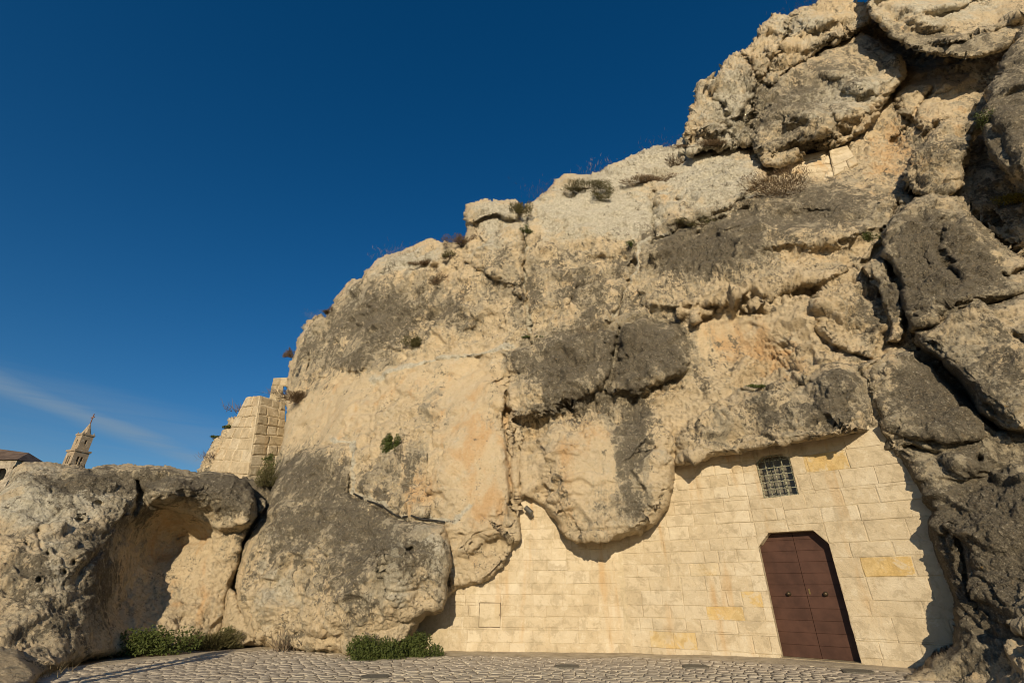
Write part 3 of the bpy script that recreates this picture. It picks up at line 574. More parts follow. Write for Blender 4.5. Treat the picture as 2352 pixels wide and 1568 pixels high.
boulder('narrow_boulder', 'slim olive-grey upright boulder left of the large brown-black rock', 'boulder',
 [(1976,611),(2000,595),(2032,599),(2048,628),(2068,660),(2076,712),(2072,744),(2082,764),(2064,789),(2032,789),(2046,748),(2032,716),(2016,664),(1988,636)],
 [(1976,611,12.3),(2032,599,12.0),(2060,780,11.4),(2040,700,11.6)], step=2.2, edge=(12,0.5), warp=2.5, back=(0.15,0.4,0.8), seed=27.0)
boulder('mottled_boulder', 'dark mottled boulder resting over the right end of the masonry front', 'boulder',
 [(2072,793),(2096,809),(2120,829),(2145,837),(2177,873),(2209,901),(2237,934),(2261,962),(2288,986),(2288,1006),(2257,1022),(2202,1032),(2144,1043),(2094,1028),(2060,1034),(2040,1022),(2024,997),(2022,958),(2004,917),(1982,873),(1976,849),(1996,829),(2028,817),(2044,803)],
 [(1980,860,11.6),(2072,793,11.6),(2280,1000,10.2),(2060,1030,10.65),(2140,900,10.8)], step=2.4,
 lobes=[([(1985,860),(2040,820),(2090,815),(2170,870),(2250,960),(2275,1000),(2180,1015),(2090,1010),(2030,970)],0.45,30)], bumps=[(2068,982,6,6,0,-.4)], edge=(15,0.6), warp=3, back=(0.15,0.4,0.8), amp=0.75, seed=31.0)
boulder('smooth_rock', 'smooth tan rock underside curving down from the mottled boulder to the ground boulder', 'rock',
 [(2015,985),(2060,1000),(2150,1030),(2250,1005),(2290,985),(2360,985),(2450,1000),(2450,1200),(2250,1250),(2150,1240),(2133,1200),(2142,1175),(2127,1142),(2094,1097),(2061,1057),(2030,1028)],
 [(2020,1000,10.8),(2100,1090,10.45),(2140,1180,10.4),(2300,1040,10.0),(2400,1150,9.4)], step=2.6, edge=(34,0.8), warp=3, bumps=[(2220,1060,60,30,0,.3),(2250,1050,6,10,20,-.4)], back=(0.15,0.4,0.8,1.2), amp=0.75, seed=35.0)
boulder('ground_boulder', 'nearest and darkest boulder, filling the bottom right corner beside the masonry front', 'boulder',
 [(2450,1060),(2352,1072),(2293,1072),(2235,1084),(2210,1097),(2202,1126),(2169,1138),(2146,1167),(2133,1209),(2144,1250),(2165,1316),(2189,1383),(2198,1436),(2191,1480),(2169,1499),(2120,1525),(2075,1548),(2050,1620),(2450,1660)],
 [(2140,1180,10.45),(2300,1072,10.0),(2190,1440,10.4),(2080,1560,10.2),(2300,1600,8.9),(2400,1300,9.0),(2250,1250,9.9),(2400,1080,9.4)], step=2.4,
 lobes=[([(2150,1200),(2200,1140),(2260,1095),(2470,1080),(2470,1480),(2300,1440),(2230,1380),(2190,1300)],0.45,40)], cracks=[([(2200,1230),(2215,1320),(2240,1400)],6,.2)], pits=0.3, edge=(22,0.7), warp=4, back=(0.15,0.4,0.8,1.3), amp=0.75, seed=39.0)
# ---- boulders on the left
boulder('hollowed_boulder', 'big pitted boulder on the left with a deep shaded hollow scooped from its side', 'boulder',
 [(-60,1260),(-40,1190),(0,1130),(17,1114),(31,1080),(54,1060),(83,1063),(108,1064),(141,1070),(178,1074),(215,1080),(224,1073),(257,1070),(290,1067),(331,1069),(364,1067),(393,1072),(418,1076),(456,1083),(497,1085),(534,1090),(567,1101),(582,1122),(592,1151),(590,1184),(578,1217),(560,1246),(556,1283),(540,1333),(533,1354),(522,1387),(520,1430),(505,1478),(450,1485),(331,1494),(199,1515),(137,1540),(83,1570),(-60,1610)],
 [(-60,1300,12.6),(-40,1590,10.6),(50,1060,14.6),(50,1300,12.6),(137,1536,11.6),(199,1511,13.0),(331,1490,15.3),(450,1480,16.6),(505,1470,17.3),(200,1080,15.2),(200,1250,13.4),(290,1070,16.2),(400,1075,16.0),(540,1095,17.0),(585,1150,17.0),(560,1250,17.4),(535,1350,17.4),(400,1350,16.4),(230,1400,13.7)],
 step=2.4, lobes=[([(20,1110),(60,1070),(200,1085),(330,1130),(330,1190),(260,1270),(215,1370),(200,1470),(140,1530),(40,1570),(-80,1570),(-80,1250)],0.7,60),
 ([(330,1110),(400,1095),(540,1095),(592,1130),(592,1180),(568,1215),(500,1220),(440,1200),(390,1170),(340,1160)],1.7,30),([(415,1100),(540,1095),(590,1140),(570,1205),(500,1215),(430,1190)],0.4,16),([(380,1095),(430,1100),(420,1150),(380,1160),(340,1140)],0.3,16)],
 bumps=[(375,1250,110,85,-30,-1.8),(310,1370,80,85,20,-.9),(440,1235,50,24,0,-.6),(186,1190,5,4,0,-.30),(228,1155,9,4,10,-.2),(88,1218,8,5,-20,-.25),(148,1313,6,6,0,-.3),(90,1330,4,4,0,-.3),(170,1290,4,6,30,-.3),(60,1250,5,3,0,-.3),(110,1270,4,4,0,-.3)],
 cracks=[([(310,1100),(330,1130),(310,1180)],5,.3),([(560,1230),(553,1290),(545,1340)],4,.3),([(235,1270),(190,1300),(170,1330)],8,.2)], pits=0.42, pitscale=3.6, edge=(20,0.9), warp=4, back=(0.2,0.5,1.0,1.8), amp=0.56, seed=43.0)
boulder('front_boulder', 'large grey lichened boulder left of the masonry front, green bush at its foot', 'boulder',
 [(550,1290),(560,1250),(572,1216),(590,1190),(612,1160),(622,1130),(632,1105),(640,1085),(665,1062),(695,1040),(728,1020),(760,1014),(800,1016),(815,1022),(815,1060),(808,1090),(800,1120),(812,1137),(850,1150),(890,1172),(915,1190),(960,1196),(1000,1200),(1022,1198),(1033,1215),(1036,1260),(1038,1300),(1034,1340),(1032,1380),(1020,1404),(1000,1414),(980,1412),(965,1430),(950,1455),(930,1475),(880,1500),(840,1511),(780,1503),(700,1497),(640,1492),(560,1482),(545,1470),(552,1440),(545,1400),(535,1350),(540,1320)],
 [(540,1340,16.3),(560,1480,16.4),(620,1130,18.0),(700,1040,18.2),(810,1020,17.0),(700,1200,16.2),(815,1140,16.0),(1020,1200,14.6),(1036,1300,14.0),(1030,1400,13.6),(900,1300,14.2),(860,1512,13.95),(700,1497,15.2),(780,1400,14.6),(950,1450,14.3)],
 step=2.4, lobes=[([(545,1340),(600,1200),(650,1150),(720,1120),(800,1140),(900,1180),(1020,1205),(1036,1300),(1030,1390),(960,1420),(880,1440),(760,1460),(600,1450),(550,1420)],0.7,90),([(870,1260),(900,1215),(1020,1205),(1034,1320),(1028,1395),(985,1408),(900,1380)],0.3,30)],
 bumps=[(888,1270,12,14,0,-.22),(868,1285,4,5,0,-.3),(880,1300,4,4,0,-.3),(896,1316,5,4,0,-.3),(905,1292,4,4,0,-.25),(874,1318,4,4,0,-.25),(915,1330,3,3,0,-.2),(860,1262,3,4,0,-.2),(700,1300,3,3,0,-.2),(735,1260,4,3,0,-.2),(940,1262,12,8,0,-.3),(750,1278,6,5,0,-.25),(960,1440,40,25,-30,-.4)], cracks=[([(815,1025),(812,1060),(806,1100),(800,1125)],6,-.18),([(555,1290),(545,1360),(552,1440)],5,.2)],
 pits=0.45, edge=(24,0.9), warp=4, back=(0.2,0.5,1.0,1.6), amp=0.75, seed=47.0)
boulder('background_rock', 'shaded rock face glimpsed in the gap between the two big left boulders', 'rock',
 [(500,1130),(560,1105),(610,1110),(660,1150),(660,1480),(480,1480),(480,1200)], [(500,1130,19.0),(660,1150,19.0),(500,1470,18.5),(660,1480,18.3)], step=4, edge=(10,0.4), warp=3, back=(0.2,0.6), amp=0.6, seed=49.0)
boulder('small_wedge_rock', 'small pale triangular rock standing between the two big left boulders', 'rock',
 [(520,1370),(528,1352),(540,1358),(548,1385),(565,1415),(578,1440),(585,1470),(560,1484),(520,1486),(492,1484),(500,1462),(512,1440),(514,1405)],
 [(530,1355,17.2),(560,1480,16.2),(495,1484,16.8),(580,1450,16.1)], step=2.0, edge=(14,0.5), warp=2.5, back=(0.15,0.4,0.7), amp=0.5, seed=51.0)
boulder('chock_stone', 'little grey stone jammed in the gap above the two big left boulders', 'rock',
 [(588,1160),(592,1145),(603,1142),(612,1150),(610,1165),(600,1180),(590,1178)],
 [(590,1150,17.6),(610,1150,17.4),(600,1180,17.3)], step=1.6, edge=(9,0.3), warp=1.5, back=(0.1,0.25), amp=0.4, cap=0.3, seed=55.0)

# ================================================================== masonry front
PLAN = [(-3.6,16.4),(-1.2,15.35),(3.06,15.0),(6.137,13.043),(7.322,12.078),(9.0,10.72),(11.0,9.1)]
PL = np.array(PLAN); SEG = np.linalg.norm(np.diff(PL, axis=0), axis=1); CUM = np.concatenate([[0], np.cumsum(SEG)])
def wall_pt(s, z, off=0.0):
    k = int(np.clip(np.searchsorted(CUM, s)-1, 0, len(SEG)-1)); t = (s-CUM[k])/SEG[k]
    e = (PL[k+1]-PL[k])/SEG[k]; n = np.array([e[1], -e[0]])
    if n @ (-PL[k]) < 0: n = -n
    xy = PL[k]+(PL[k+1]-PL[k])*t+n*off
    return (xy[0], xy[1], z)
def wall_hit(u, v):
    r = ray(u, v); best = None
    for k in range(len(SEG)):
        a, b = PL[k], PL[k+1]; e = b-a; den = r[0]*e[1]-r[1]*e[0]
        if abs(den) < 1e-9: continue
        t = (a[0]*e[1]-a[1]*e[0])/den; w = (a[0]*r[1]-a[1]*r[0])/den
        if t > 0 and -0.001 <= w <= 1.001: best = (CUM[k]+w*SEG[k], EYE+r[2]*t)
    return best
def clip(poly, a, b, c):
    """keep a*s+b*z<=c"""
    out = []
    for i in range(len(poly)):
        p, q = poly[i], poly[(i+1) % len(poly)]; fp = a*p[0]+b*p[1]-c; fq = a*q[0]+b*q[1]-c
        if fp <= 0: out.append(p)
        if (fp < 0 < fq) or (fq < 0 < fp):
            t = fp/(fp-fq); out.append((p[0]+(q[0]-p[0])*t, p[1]+(q[1]-p[1])*t))
    return out
def area(p): return abs(sum(p[i][0]*p[(i+1) % len(p)][1]-p[(i+1) % len(p)][0]*p[i][1] for i in range(len(p))))/2 if len(p) > 2 else 0
def subtract(polys, hole):
    """hole: convex polygon, counter-clockwise in (s,z)"""
    res = []
    for P in polys:
        rest = P
        for i in CUT_ORDER.get(len(hole), range(len(hole))):
            (x0, y0), (x1, y1) = hole[i], hole[(i+1) % len(hole)]
            a, b = (y1-y0), -(x1-x0); c = a*x0+b*y0     # inside: a s + b z <= c
            outp = clip(rest, -a, -b, -c)
            if area(outp) > 1e-5: res.append(outp)
            rest = clip(rest, a, b, c)
            if area(rest) < 1e-6: break
    return res
S0 = CUM[3]; 
door_hole = [(S0,-0.3),(S0+1.53,-0.3),(S0+1.53,2.34),(S0+1.28,2.65),(S0+0.29,2.65),(S0+0.0,2.34)]
CUT_ORDER = {6: (0, 1, 5, 3, 2, 4)}
win_s0, win_s1, win_z0, win_z1, win_zt = S0+0.37, S0+1.18, 3.47, 4.36, 4.50
win_hole = [(win_s0,win_z0),(win_s1,win_z0),(win_s1,win_z1),(win_s0+0.62,win_zt),(win_s0+0.19,win_zt),(win_s0,win_z1)]
h0 = wall_hit(1099,1440); h1 = wall_hit(1150,1383)
hatch_hole = [(h0[0],h0[1]),(h1[0],h0[1]),(h1[0],h1[1]),(h0[0],h1[1])]
wall = empty('masonry_wall', (4.5, 14.1, 0), 'cream tufa block front filling the cave mouth, with double door and grilled window', 'wall')
inv = mathutils.Vector((4.5, 14.1, 0))
def wmesh(name, V, Fc, mat, smooth=False, origin=(4.5, 14.1, 0), parent=wall):
    V = np.array(V, float)-np.array(origin)
    me = np_mesh(name, V, Fc, smooth); return link(name, me, mat, parent)
WALLPX = [(930,1560),(960,1420),(1040,1350),(1076,1344),(1180,1272),(1203,1232),(1190,1170),(1206,1130),(1240,1150),(1300,1232),(1370,1240),(1473,1221),(1531,1172),(1545,1075),(1725,1040),(1891,1012),(1990,995),(2060,1040),(2110,1090),(2160,1180),(2180,1300),(2220,1440),(2220,1600)]
def near_wall_px(s, z, m):
    p = wall_pt(min(max(s, 0), CUM[-1]), z); dz = p[2]-EYE; f = p[1]*cP+dz*sP
    return poly_sd(np.array([1176+F*p[0]/f]), np.array([784-F*(-p[1]*sP+dz*cP)/f]), WALLPX)[0] > -m
# backing of mortar
rects = []
s = CUM[0]+0.05
while s < CUM[-1]-0.1:
    rects += [[(s, z_), (s+0.25, z_), (s+0.25, z_+0.4), (s, z_+0.4)] for z_ in np.arange(-0.4, 6.3, 0.4) if near_wall_px(s+.125, z_+.2, 30)]; s += 0.25
polys = subtract(subtract(subtract(rects, door_hole), win_hole), hatch_hole)
V = []; Fc = []
for p in polys:
    b = len(V)
    cs = sum(q[0] for q in p)/len(p)
    for q in p: V.append(wall_pt(min(max(q[0], CUM[0]), CUM[-1]), q[1], -0.008+0.004*perlin(np.array([[q[0]*3, q[1]*3, 0.5]]))[0]))
    Fc.append(list(range(b, b+len(p))))
bk = wmesh('mortar', V, Fc, MORTAR)
def reveal(hole, depth, name, mat, skip=()):
    V = []; Fc = []
    n = len(hole)
    for i in range(n):
        if i in skip: continue
        p, q = hole[i], hole[(i+1) % n]; K = 6 if abs(p[0]-q[0]) < .01 or True else 1
        for j in range(K):
            a = (p[0]+(q[0]-p[0])*j/K, p[1]+(q[1]-p[1])*j/K); c = (p[0]+(q[0]-p[0])*(j+1)/K, p[1]+(q[1]-p[1])*(j+1)/K)
            b = len(V); V += [wall_pt(*a, 0.004), wall_pt(*c, 0.004), wall_pt(*c, -depth), wall_pt(*a, -depth)]; Fc.append([b, b+1, b+2, b+3])
    return wmesh(name, V, Fc, mat)
reveal(door_hole, 0.40, 'door_reveal', MORTAR, skip=(0,))
reveal(win_hole, 0.30, 'window_reveal', MORTAR)

def block_mesh(poly, prou=0.012, bev=0.016, depth=0.05, jit=0.006, fun=wall_pt):
    """a worn block: outer rim, bevel ring with extra points, slightly uneven face"""
    cs = sum(p[0] for p in poly)/len(poly); cz = sum(p[1] for p in poly)/len(poly)
    # subdivide the outline
    ring = []
    for i in range(len(poly)):
        p, q = poly[i], poly[(i+1) % len(poly)]; n = 2 if math.hypot(p[0]-q[0], p[1]-q[1]) > 0.12 else 1
        for j in range(n): ring.append((p[0]+(q[0]-p[0])*j/n, p[1]+(q[1]-p[1])*j/n))
    n = len(ring); V = []; Fc = []
    ring = [(a+random.uniform(-jit, jit), b+random.uniform(-jit, jit)) for a, b in ring]
    for a, b in ring: V.append(fun(a, b, -depth))
    for a, b in ring: V.append(fun(a, b, prou-bev*random.uniform(0.7, 1.1)))
    for a, b in ring:
        dx, dz = cs-a, cz-b; l = math.hypot(dx, dz)+1e-6; k = min(bev*random.uniform(1.0, 2.2), l*0.4)
        V.append(fun(a+dx/l*k, b+dz/l*k, prou+random.uniform(-1, 1)*0.004))
    V.append(fun(cs, cz, prou+random.uniform(-1, 1)*0.006))
    for i in range(n):
        j = (i+1) % n
        Fc += [[i, j, n+j, n+i], [n+i, n+j, 2*n+j, 2*n+i], [2*n+i, 2*n+j, 3*n]]
    return V, Fc
yellow_px = [(1636,1310),(1622,1392),(1516,1468),(1940,1034),(2085,1298),(1560,1480),(2020,1290),(1745,1390)]
yellow_sz = [wall_hit(*q) for q in yellow_px]
for sec0, sec1, hts, wmul in ((CUM[1]-0.6, CUM[2]+0.02, (0.27, 0.30, 0.33, 0.31), 0.92), (CUM[2]+0.02, S0+0.765, (0.30, 0.34, 0.36, 0.29), 1.0), (S0+0.765, CUM[-1]-0.9, (0.34, 0.40, 0.45, 0.31), 1.25)):
    rowz = [-0.22]
    while rowz[-1] < 5.6: rowz.append(rowz[-1]+random.choice(hts))
    for r in range(len(rowz)-1):
        z0, z1 = rowz[r], rowz[r+1]
        s = sec0; first = random.uniform(0.3, 0.8)
        while s < sec1-0.02:
            w = (random.choice([0.36, 0.45, 0.55, 0.62, 0.74, 0.86]) if s > sec0 else first)*wmul; e = min(s+w, sec1)
            if sec1-e < 0.15: e = sec1
            for cb in CUM[2:-1]:
                if s < cb < e and (cb-s) > 0.16 and (e-cb) < w*0.5: e = cb
            g = random.choice([0.002, 0.003, 0.005, 0.008])
            zc = (z0+z1)/2; sc = (s+e)/2
            poly = [(s+g, z0+g), (e-g, z0+g), (e-g, z1-g), (s+g, z1-g)]
            if near_wall_px(sc, zc, 16):
                ps = subtract(subtract(subtract([poly], door_hole), win_hole), hatch_hole)
                ps = [p for p in ps if area(p) > 0.006]
                if ps:
                    V = []; Fc = []; pr = random.uniform(0.000, 0.010)
                    for p in ps:
                        a, b = block_mesh(p, pr, bev=random.choice([0.004, 0.006, 0.010, 0.016]), jit=0.003 if g < .003 else 0.010); k = len(V); V += a; Fc += [[i+k for i in f] for f in b]
                    ye = any(y and s < y[0] < e and z0 < y[1] < z1 for y in yellow_sz)
                    wmesh('stone_block', V, Fc, STONE_Y if ye else STONE)
            s = e
# hatch panel with its dark slot
GALV = simple('painted_metal', (0.58, 0.47, 0.30), 0.6, 0.0, 0.06, 20, 0.05)
DARK = simple('dark_gap', (0.09, 0.055, 0.035), 0.9)
def wall_box(name, s0, s1, z0, z1, o0, o1, mat, parent=wall, bev=0.0, origin=(4.5, 14.1, 0)):
    V = [wall_pt(s, z, o) for o in (o0, o1) for (s, z) in ((s0, z0), (s1, z0), (s1, z1), (s0, z1))]
    if bev:
        V = [wall_pt(s, z, o0) for (s, z) in ((s0, z0), (s1, z0), (s1, z1), (s0, z1))]+[wall_pt(s, z, o1-bev) for (s, z) in ((s0, z0), (s1, z0), (s1, z1), (s0, z1))]+[wall_pt(s, z, o1) for (s, z) in ((s0+bev, z0+bev), (s1-bev, z0+bev), (s1-bev, z1-bev), (s0+bev, z1-bev))]
        Fc = []
        for k in (0, 4): 
            for i in range(4): j = (i+1) % 4; Fc.append([k+i, k+j, k+4+j, k+4+i])
        Fc += [[8, 9, 10, 11], [3, 2, 1, 0]]
    else:
        Fc = [[0, 1, 2, 3], [7, 6, 5, 4]]+[[i, (i+1) % 4, 4+(i+1) % 4, 4+i] for i in range(4)]
    return wmesh(name, V, Fc, mat, False, origin, parent)
ho = wall_pt((h0[0]+h1[0])/2, h0[1])
hatch = empty('access_hatch', ho, 'square cream metal access hatch low in the masonry wall', 'hatch')
wall_box('frame', h0[0]-0.004, h1[0]+0.004, h0[1]-0.004, h1[1]+0.004, -0.05, -0.02, DARK, hatch, origin=ho)
wall_box('panel', h0[0]+0.016, h1[0]-0.016, h0[1]+0.016, h1[1]-0.016, -0.02, 0.006, MORTAR, hatch, 0.004, origin=ho)
wall_box('latch', h1[0]-0.035, h1[0]-0.02, (h0[1]+h1[1])/2-0.015, (h0[1]+h1[1])/2+0.015, 0.006, 0.014, DARK, hatch, origin=ho)

# ---- double door of horizontal boards
DOORC = simple('brown_painted_wood', (0.074, 0.036, 0.024), 0.55, 0.0, 0.16, 2.2, 0.10, 0.004)
IRON = simple('old_bronze', (0.10, 0.075, 0.045), 0.45, 0.7, 0.2, 30, 0.1)
do = wall_pt(S0+0.765, 0)
door = empty('double_door', do, 'tall dark brown double door of horizontal boards with clipped upper corners', 'door')
mid_s = S0+0.765
def leaf(side):
    a, b = (S0-0.02, mid_s-0.004) if side < 0 else (mid_s+0.004, S0+1.55)
    lf = empty('door_leaf', (0, 0, 0)); lf.parent = door
    z = 0.03; k = 0; hs = 0.245
    clipd = [(S0-0.05,-0.1),(S0+1.58,-0.1),(S0+1.58,2.36),(S0+1.31,2.69),(S0+0.26,2.69),(S0-0.05,2.36)]
    while z < 2.69:
        z1 = min(z+hs, 2.70)
        p = [(a, z+0.0015), (b, z+0.0015), (b, z1-0.0015), (a, z1-0.0015)]
        for i in range(len(clipd)):
            (x0, y0), (x1, y1) = clipd[i], clipd[(i+1) % len(clipd)]; A, B = (y1-y0), -(x1-x0)
            p = clip(p, A, B, A*x0+B*y0)
        if area(p) > 0.004:
            V, Fc = [], []
            n = len(p); cs = sum(q[0] for q in p)/n; cz = sum(q[1] for q in p)/n
            V = [wall_pt(*q, -0.36) for q in p]+[wall_pt(*q, -0.2635) for q in p]
            for q in p:
                V.append(wall_pt(q[0]+0.003*np.sign(cs-q[0]), q[1]+0.004*np.sign(cz-q[1]), -0.26))
            Fc = [[i, (i+1) % n, n+(i+1) % n, n+i] for i in range(n)]+[[n+i, n+(i+1) % n, 2*n+(i+1) % n, 2*n+i] for i in range(n)]+[list(range(2*n, 3*n)), list(range(n))[::-1]]
            wmesh('board', V, Fc, DOORC, False, do, lf)
        z = z1
    # knob
    ks = S0+(0.39 if side < 0 else 1.16)
    lathe_on_wall('knob', ks, 1.31, -0.262, [(0.052, 0.0), (0.052, 0.008), (0.022, 0.014), (0.018, 0.035), (0.036, 0.045), (0.045, 0.062), (0.038, 0.082), (0.015, 0.092), (0.0, 0.093)], IRON, lf, do)
    return lf
def lathe_on_wall(name, s, z, off, prof, mat, parent, origin, seg=18):
    V = []; Fc = []
    for r, h in prof:
        for i in range(seg):
            a = 2*math.pi*i/seg; V.append(wall_pt(s+r*math.cos(a), z+r*math.sin(a), off+h))
    for k in range(len(prof)-1):
        for i in range(seg): j = (i+1) % seg; Fc.append([k*seg+i, k*seg+j, (k+1)*seg+j, (k+1)*seg+i])
    return wmesh(name, V, Fc, mat, True, origin, parent)
wall_box('back_board', S0-0.04, S0+1.57, 0.0, 2.72, -0.40, -0.362, simple('door_shadow_gap', (0.02, 0.012, 0.01), 0.9), door, origin=do)
leaf(-1); leaf(1)
wall_box('keyhole_plate', mid_s+0.055, mid_s+0.09, 1.30, 1.42, -0.262, -0.252, simple('brass', (0.35, 0.24, 0.10), 0.4, 0.8), door, 0.003, do)
wall_box('threshold', S0-0.03, S0+1.56, -0.06, 0.028, -0.42, 0.03, STONE_W, door, 0.008, do)
# ---- grilled window
wo = wall_pt((win_s0+win_s1)/2, win_z0)
win = empty('grilled_window', wo, 'small arched window with a green-grey iron grille above the door', 'window')
GREEN = simple('green_grey_iron', (0.27, 0.26, 0.175), 0.7, 0.0, 0.40, 30, 0.1)
m, nt_, b_ = newmat('window_glass'); b_.inputs['Base Color'].default_value = (0.15, 0.135, 0.10, 1); b_.inputs['Roughness'].default_value = 0.25; b_.inputs['Specular IOR Level'].default_value = 0.4; GLASS = m
def arch_z(s): 
    t = (s-win_s0)/(win_s1-win_s0); return win_z1+(win_zt-win_z1)*math.sin(math.pi*min(max(t, 0), 1))
V = [wall_pt(win_s0-0.02, win_z0-0.02, -0.24), wall_pt(win_s1+0.02, win_z0-0.02, -0.24), wall_pt(win_s1+0.02, win_zt+0.02, -0.24), wall_pt(win_s0-0.02, win_zt+0.02, -0.24)]
V += [tuple(wall_pt(win_s0-0.02+(win_s1-win_s0+0.04)*a, win_z0-0.02+(win_zt-win_z0+0.04)*b, -0.26)) for a, b in ((0, 0), (1, 0), (1, 1), (0, 1))]
wmesh('pane', V, [[0, 1, 2, 3], [7, 6, 5, 4], [0, 4, 5, 1], [1, 5, 6, 2], [2, 6, 7, 3], [3, 7, 4, 0]], GLASS, False, wo, win)
for i in range(1, 3): wall_box('glazing_bar', win_s0+(win_s1-win_s0)*i/3-0.015, win_s0+(win_s1-win_s0)*i/3+0.015, win_z0, win_zt, -0.24, -0.215, GREEN, win, origin=wo)
for i in range(5):
    sx = win_s0+0.02+(win_s1-win_s0-0.04)*i/4
    wall_box('vertical_bar', sx-0.012, sx+0.012, win_z0-0.005, arch_z(sx)+0.01, -0.045, -0.022, GREEN, win, 0.003, origin=wo)
for i in range(6):
    z = win_z0+0.015+(win_z1-win_z0-0.01)*i/5
    wall_box('crossbar', win_s0+0.002, win_s1-0.002, z-0.011, z+0.011, -0.020, -0.004, GREEN, win, 0.003, origin=wo)
V = []; Fc = []
for i in range(13):
    sx = win_s0+(win_s1-win_s0)*i/12; z = arch_z(sx)-0.012
    V += [wall_pt(sx, z, -0.03), wall_pt(sx, z+0.02, -0.03), wall_pt(sx, z+0.02, 0.0), wall_pt(sx, z, 0.0)]
for i in range(12):
    for k in range(4): Fc.append([4*i+k, 4*i+(k+1) % 4, 4*i+4+(k+1) % 4, 4*i+4+k])
wmesh('arch_bar', V, Fc, GREEN, False, wo, win)

# ---- spotlight in the niche
def tube(pts, r, seg=8, taper=None):
    V = []; Fc = []; pts = [mathutils.Vector(p) for p in pts]
    for i, p in enumerate(pts):
        d = (pts[min(i+1, len(pts)-1)]-pts[max(i-1, 0)]).normalized()
        a = d.orthogonal().normalized(); b = d.cross(a); rr = r if taper is None else r*(1-(1-taper)*i/(len(pts)-1))
        for k in range(seg):
            t = 2*math.pi*k/seg; V.append(tuple(p+(a*math.cos(t)+b*math.sin(t))*rr))
    for i in range(len(pts)-1):
        for k in range(seg): j = (k+1) % seg; Fc.append([i*seg+k, i*seg+j, (i+1)*seg+j, (i+1)*seg+k])
    Fc += [list(range(seg))[::-1], list(range((len(pts)-1)*seg, len(pts)*seg))]
    return V, Fc
LAMPM = simple('grey_metal', (0.13, 0.12, 0.10), 0.5, 0.4, 0.1, 20, 0.05)
sh = wall_hit(1216, 1176); sp = wall_pt(sh[0], sh[1], 0.22)
spot = empty('floodlight', sp, 'small grey floodlight on a bracket under the rock beside the hanging knob', 'floodlight')
vv, ff = tube([(-0.10, -0.02, 0.10), (0.07, -0.10, -0.06)], 0.075, 14); link('housing', np_mesh('housing', vv, ff, False), LAMPM, spot)
vv, ff = tube([(0.072, -0.102, -0.062), (0.078, -0.106, -0.068)], 0.066, 14); link('lens', np_mesh('lens', vv, ff, False), GLASS, spot)
vv, ff = tube([(-0.02, 0.24, -0.13), (0.02, -0.02, -0.14), (0.10, -0.04, -0.13), (0.10, -0.04, 0.02)], 0.014, 6); link('bracket', np_mesh('bracket', vv, ff), LAMPM, spot)
# ---- cable over the front boulder
pts = []
for u, v in [(812,1134),(830,1141),(850,1150),(870,1154),(885,1162),(895,1174),(907,1186),(925,1188),(950,1190),(975,1194),(1000,1196),(1022,1197)]:
    q = surf(u, v+3); 
    if q: pts.append(q[0]+q[1]*0.09+np.array([0, 0, 0.03]))
vv, ff = tube(pts, 0.028, 6); cb = link('cable', np_mesh('cable', vv, ff), simple('black_rubber', (0.03, 0.028, 0.025), 0.6), None)
tag(cb, 'black cable lying along the top edge of the large front boulder', 'cable')

# ================================================================== ground
m, nt_, b_ = newmat('earth'); P = geo_pos(nt_)
c_ = MIX(nt_, MR(nt_, noise(nt_, P, 1.4, 6, 0.65), 0.35, 0.65), (0.36, 0.29, 0.20), (0.27, 0.215, 0.15))
c_ = MIX(nt_, M(nt_, 'MULTIPLY', MR(nt_, noise(nt_, P, 22, 5, 0.7), 0.5, 0.7), 0.5), c_, (0.15, 0.12, 0.085)); nt_.links.new(c_, b_.inputs['Base Color'])
bump(nt_, b_, noise(nt_, P, 14, 6, 0.7), 0.6, 0.02); EARTH = m
xs = np.concatenate([[-1500, -300, -60, -25], np.arange(-16, 16.1, 0.5), [25, 60, 300, 1500]]); ys = np.concatenate([[-1500, -300, -50, -10], np.arange(-4, 22.1, 0.5), [30, 60, 200, 600, 1500]])
XX, YY = np.meshgrid(xs, ys); ZZ = ground_z(XX, YY)-0.045
ii = np.arange(XX.size).reshape(XX.shape)
gq = np.stack([ii[:-1, :-1], ii[:-1, 1:], ii[1:, 1:], ii[1:, :-1]], -1).reshape(-1, 4)
ground = link('ground', np_mesh('ground', np.stack([XX, YY, ZZ], -1).reshape(-1, 3), gq), EARTH); tag(ground, kind='structure')
# cobbles
COB = stone_material('worn_cobble', (0.52, 0.46, 0.36), (0.47, 0.41, 0.315), (0.39, 0.34, 0.255), stains=0.1)
def front_y(x):
    """y of the rock / wall foot along x"""
    return np.interp(x, [-12, -10, -8.5, -7.2, -6.3, -5.2, -3.2, -2.2, -1.2, 3.06, 6.137, 7.322, 9.0, 11], [11.0, 12.2, 14.2, 16.0, 16.8, 15.9, 14.0, 14.6, 15.35, 15.0, 13.04, 12.08, 10.72, 9.1])
def cob_mesh(w, d, seed):
    rr = random.Random(seed); V = []; h = 0.05
    oct_ = [(-.5, -.34), (-.34, -.5), (.34, -.5), (.5, -.34), (.5, .34), (.34, .5), (-.34, .5), (-.5, .34)]
    oct_ = [(x+rr.uniform(-.035, .035), y+rr.uniform(-.035, .035)) for x, y in oct_]
    for x, y in oct_: V.append((x*w, y*d, -0.05))
    for x, y in oct_: V.append((x*w, y*d, -0.010+rr.uniform(-.003, .003)))
    for x, y in oct_: V.append((x*w*.90, y*d*.87, 0.002+rr.uniform(-.003, .003)))
    V.append((0, 0, 0.004))
    Fc = []
    for k in (0, 8):
        for i in range(8): j = (i+1) % 8; Fc.append([k+i, k+j, k+8+j, k+8+i])
    for i in range(8): Fc.append([16+i, 16+(i+1) % 8, 24])
    return V, Fc
lib = [cob_mesh(1, 1, k) for k in range(14)]
cobs = []
y = 8.6; r = 0
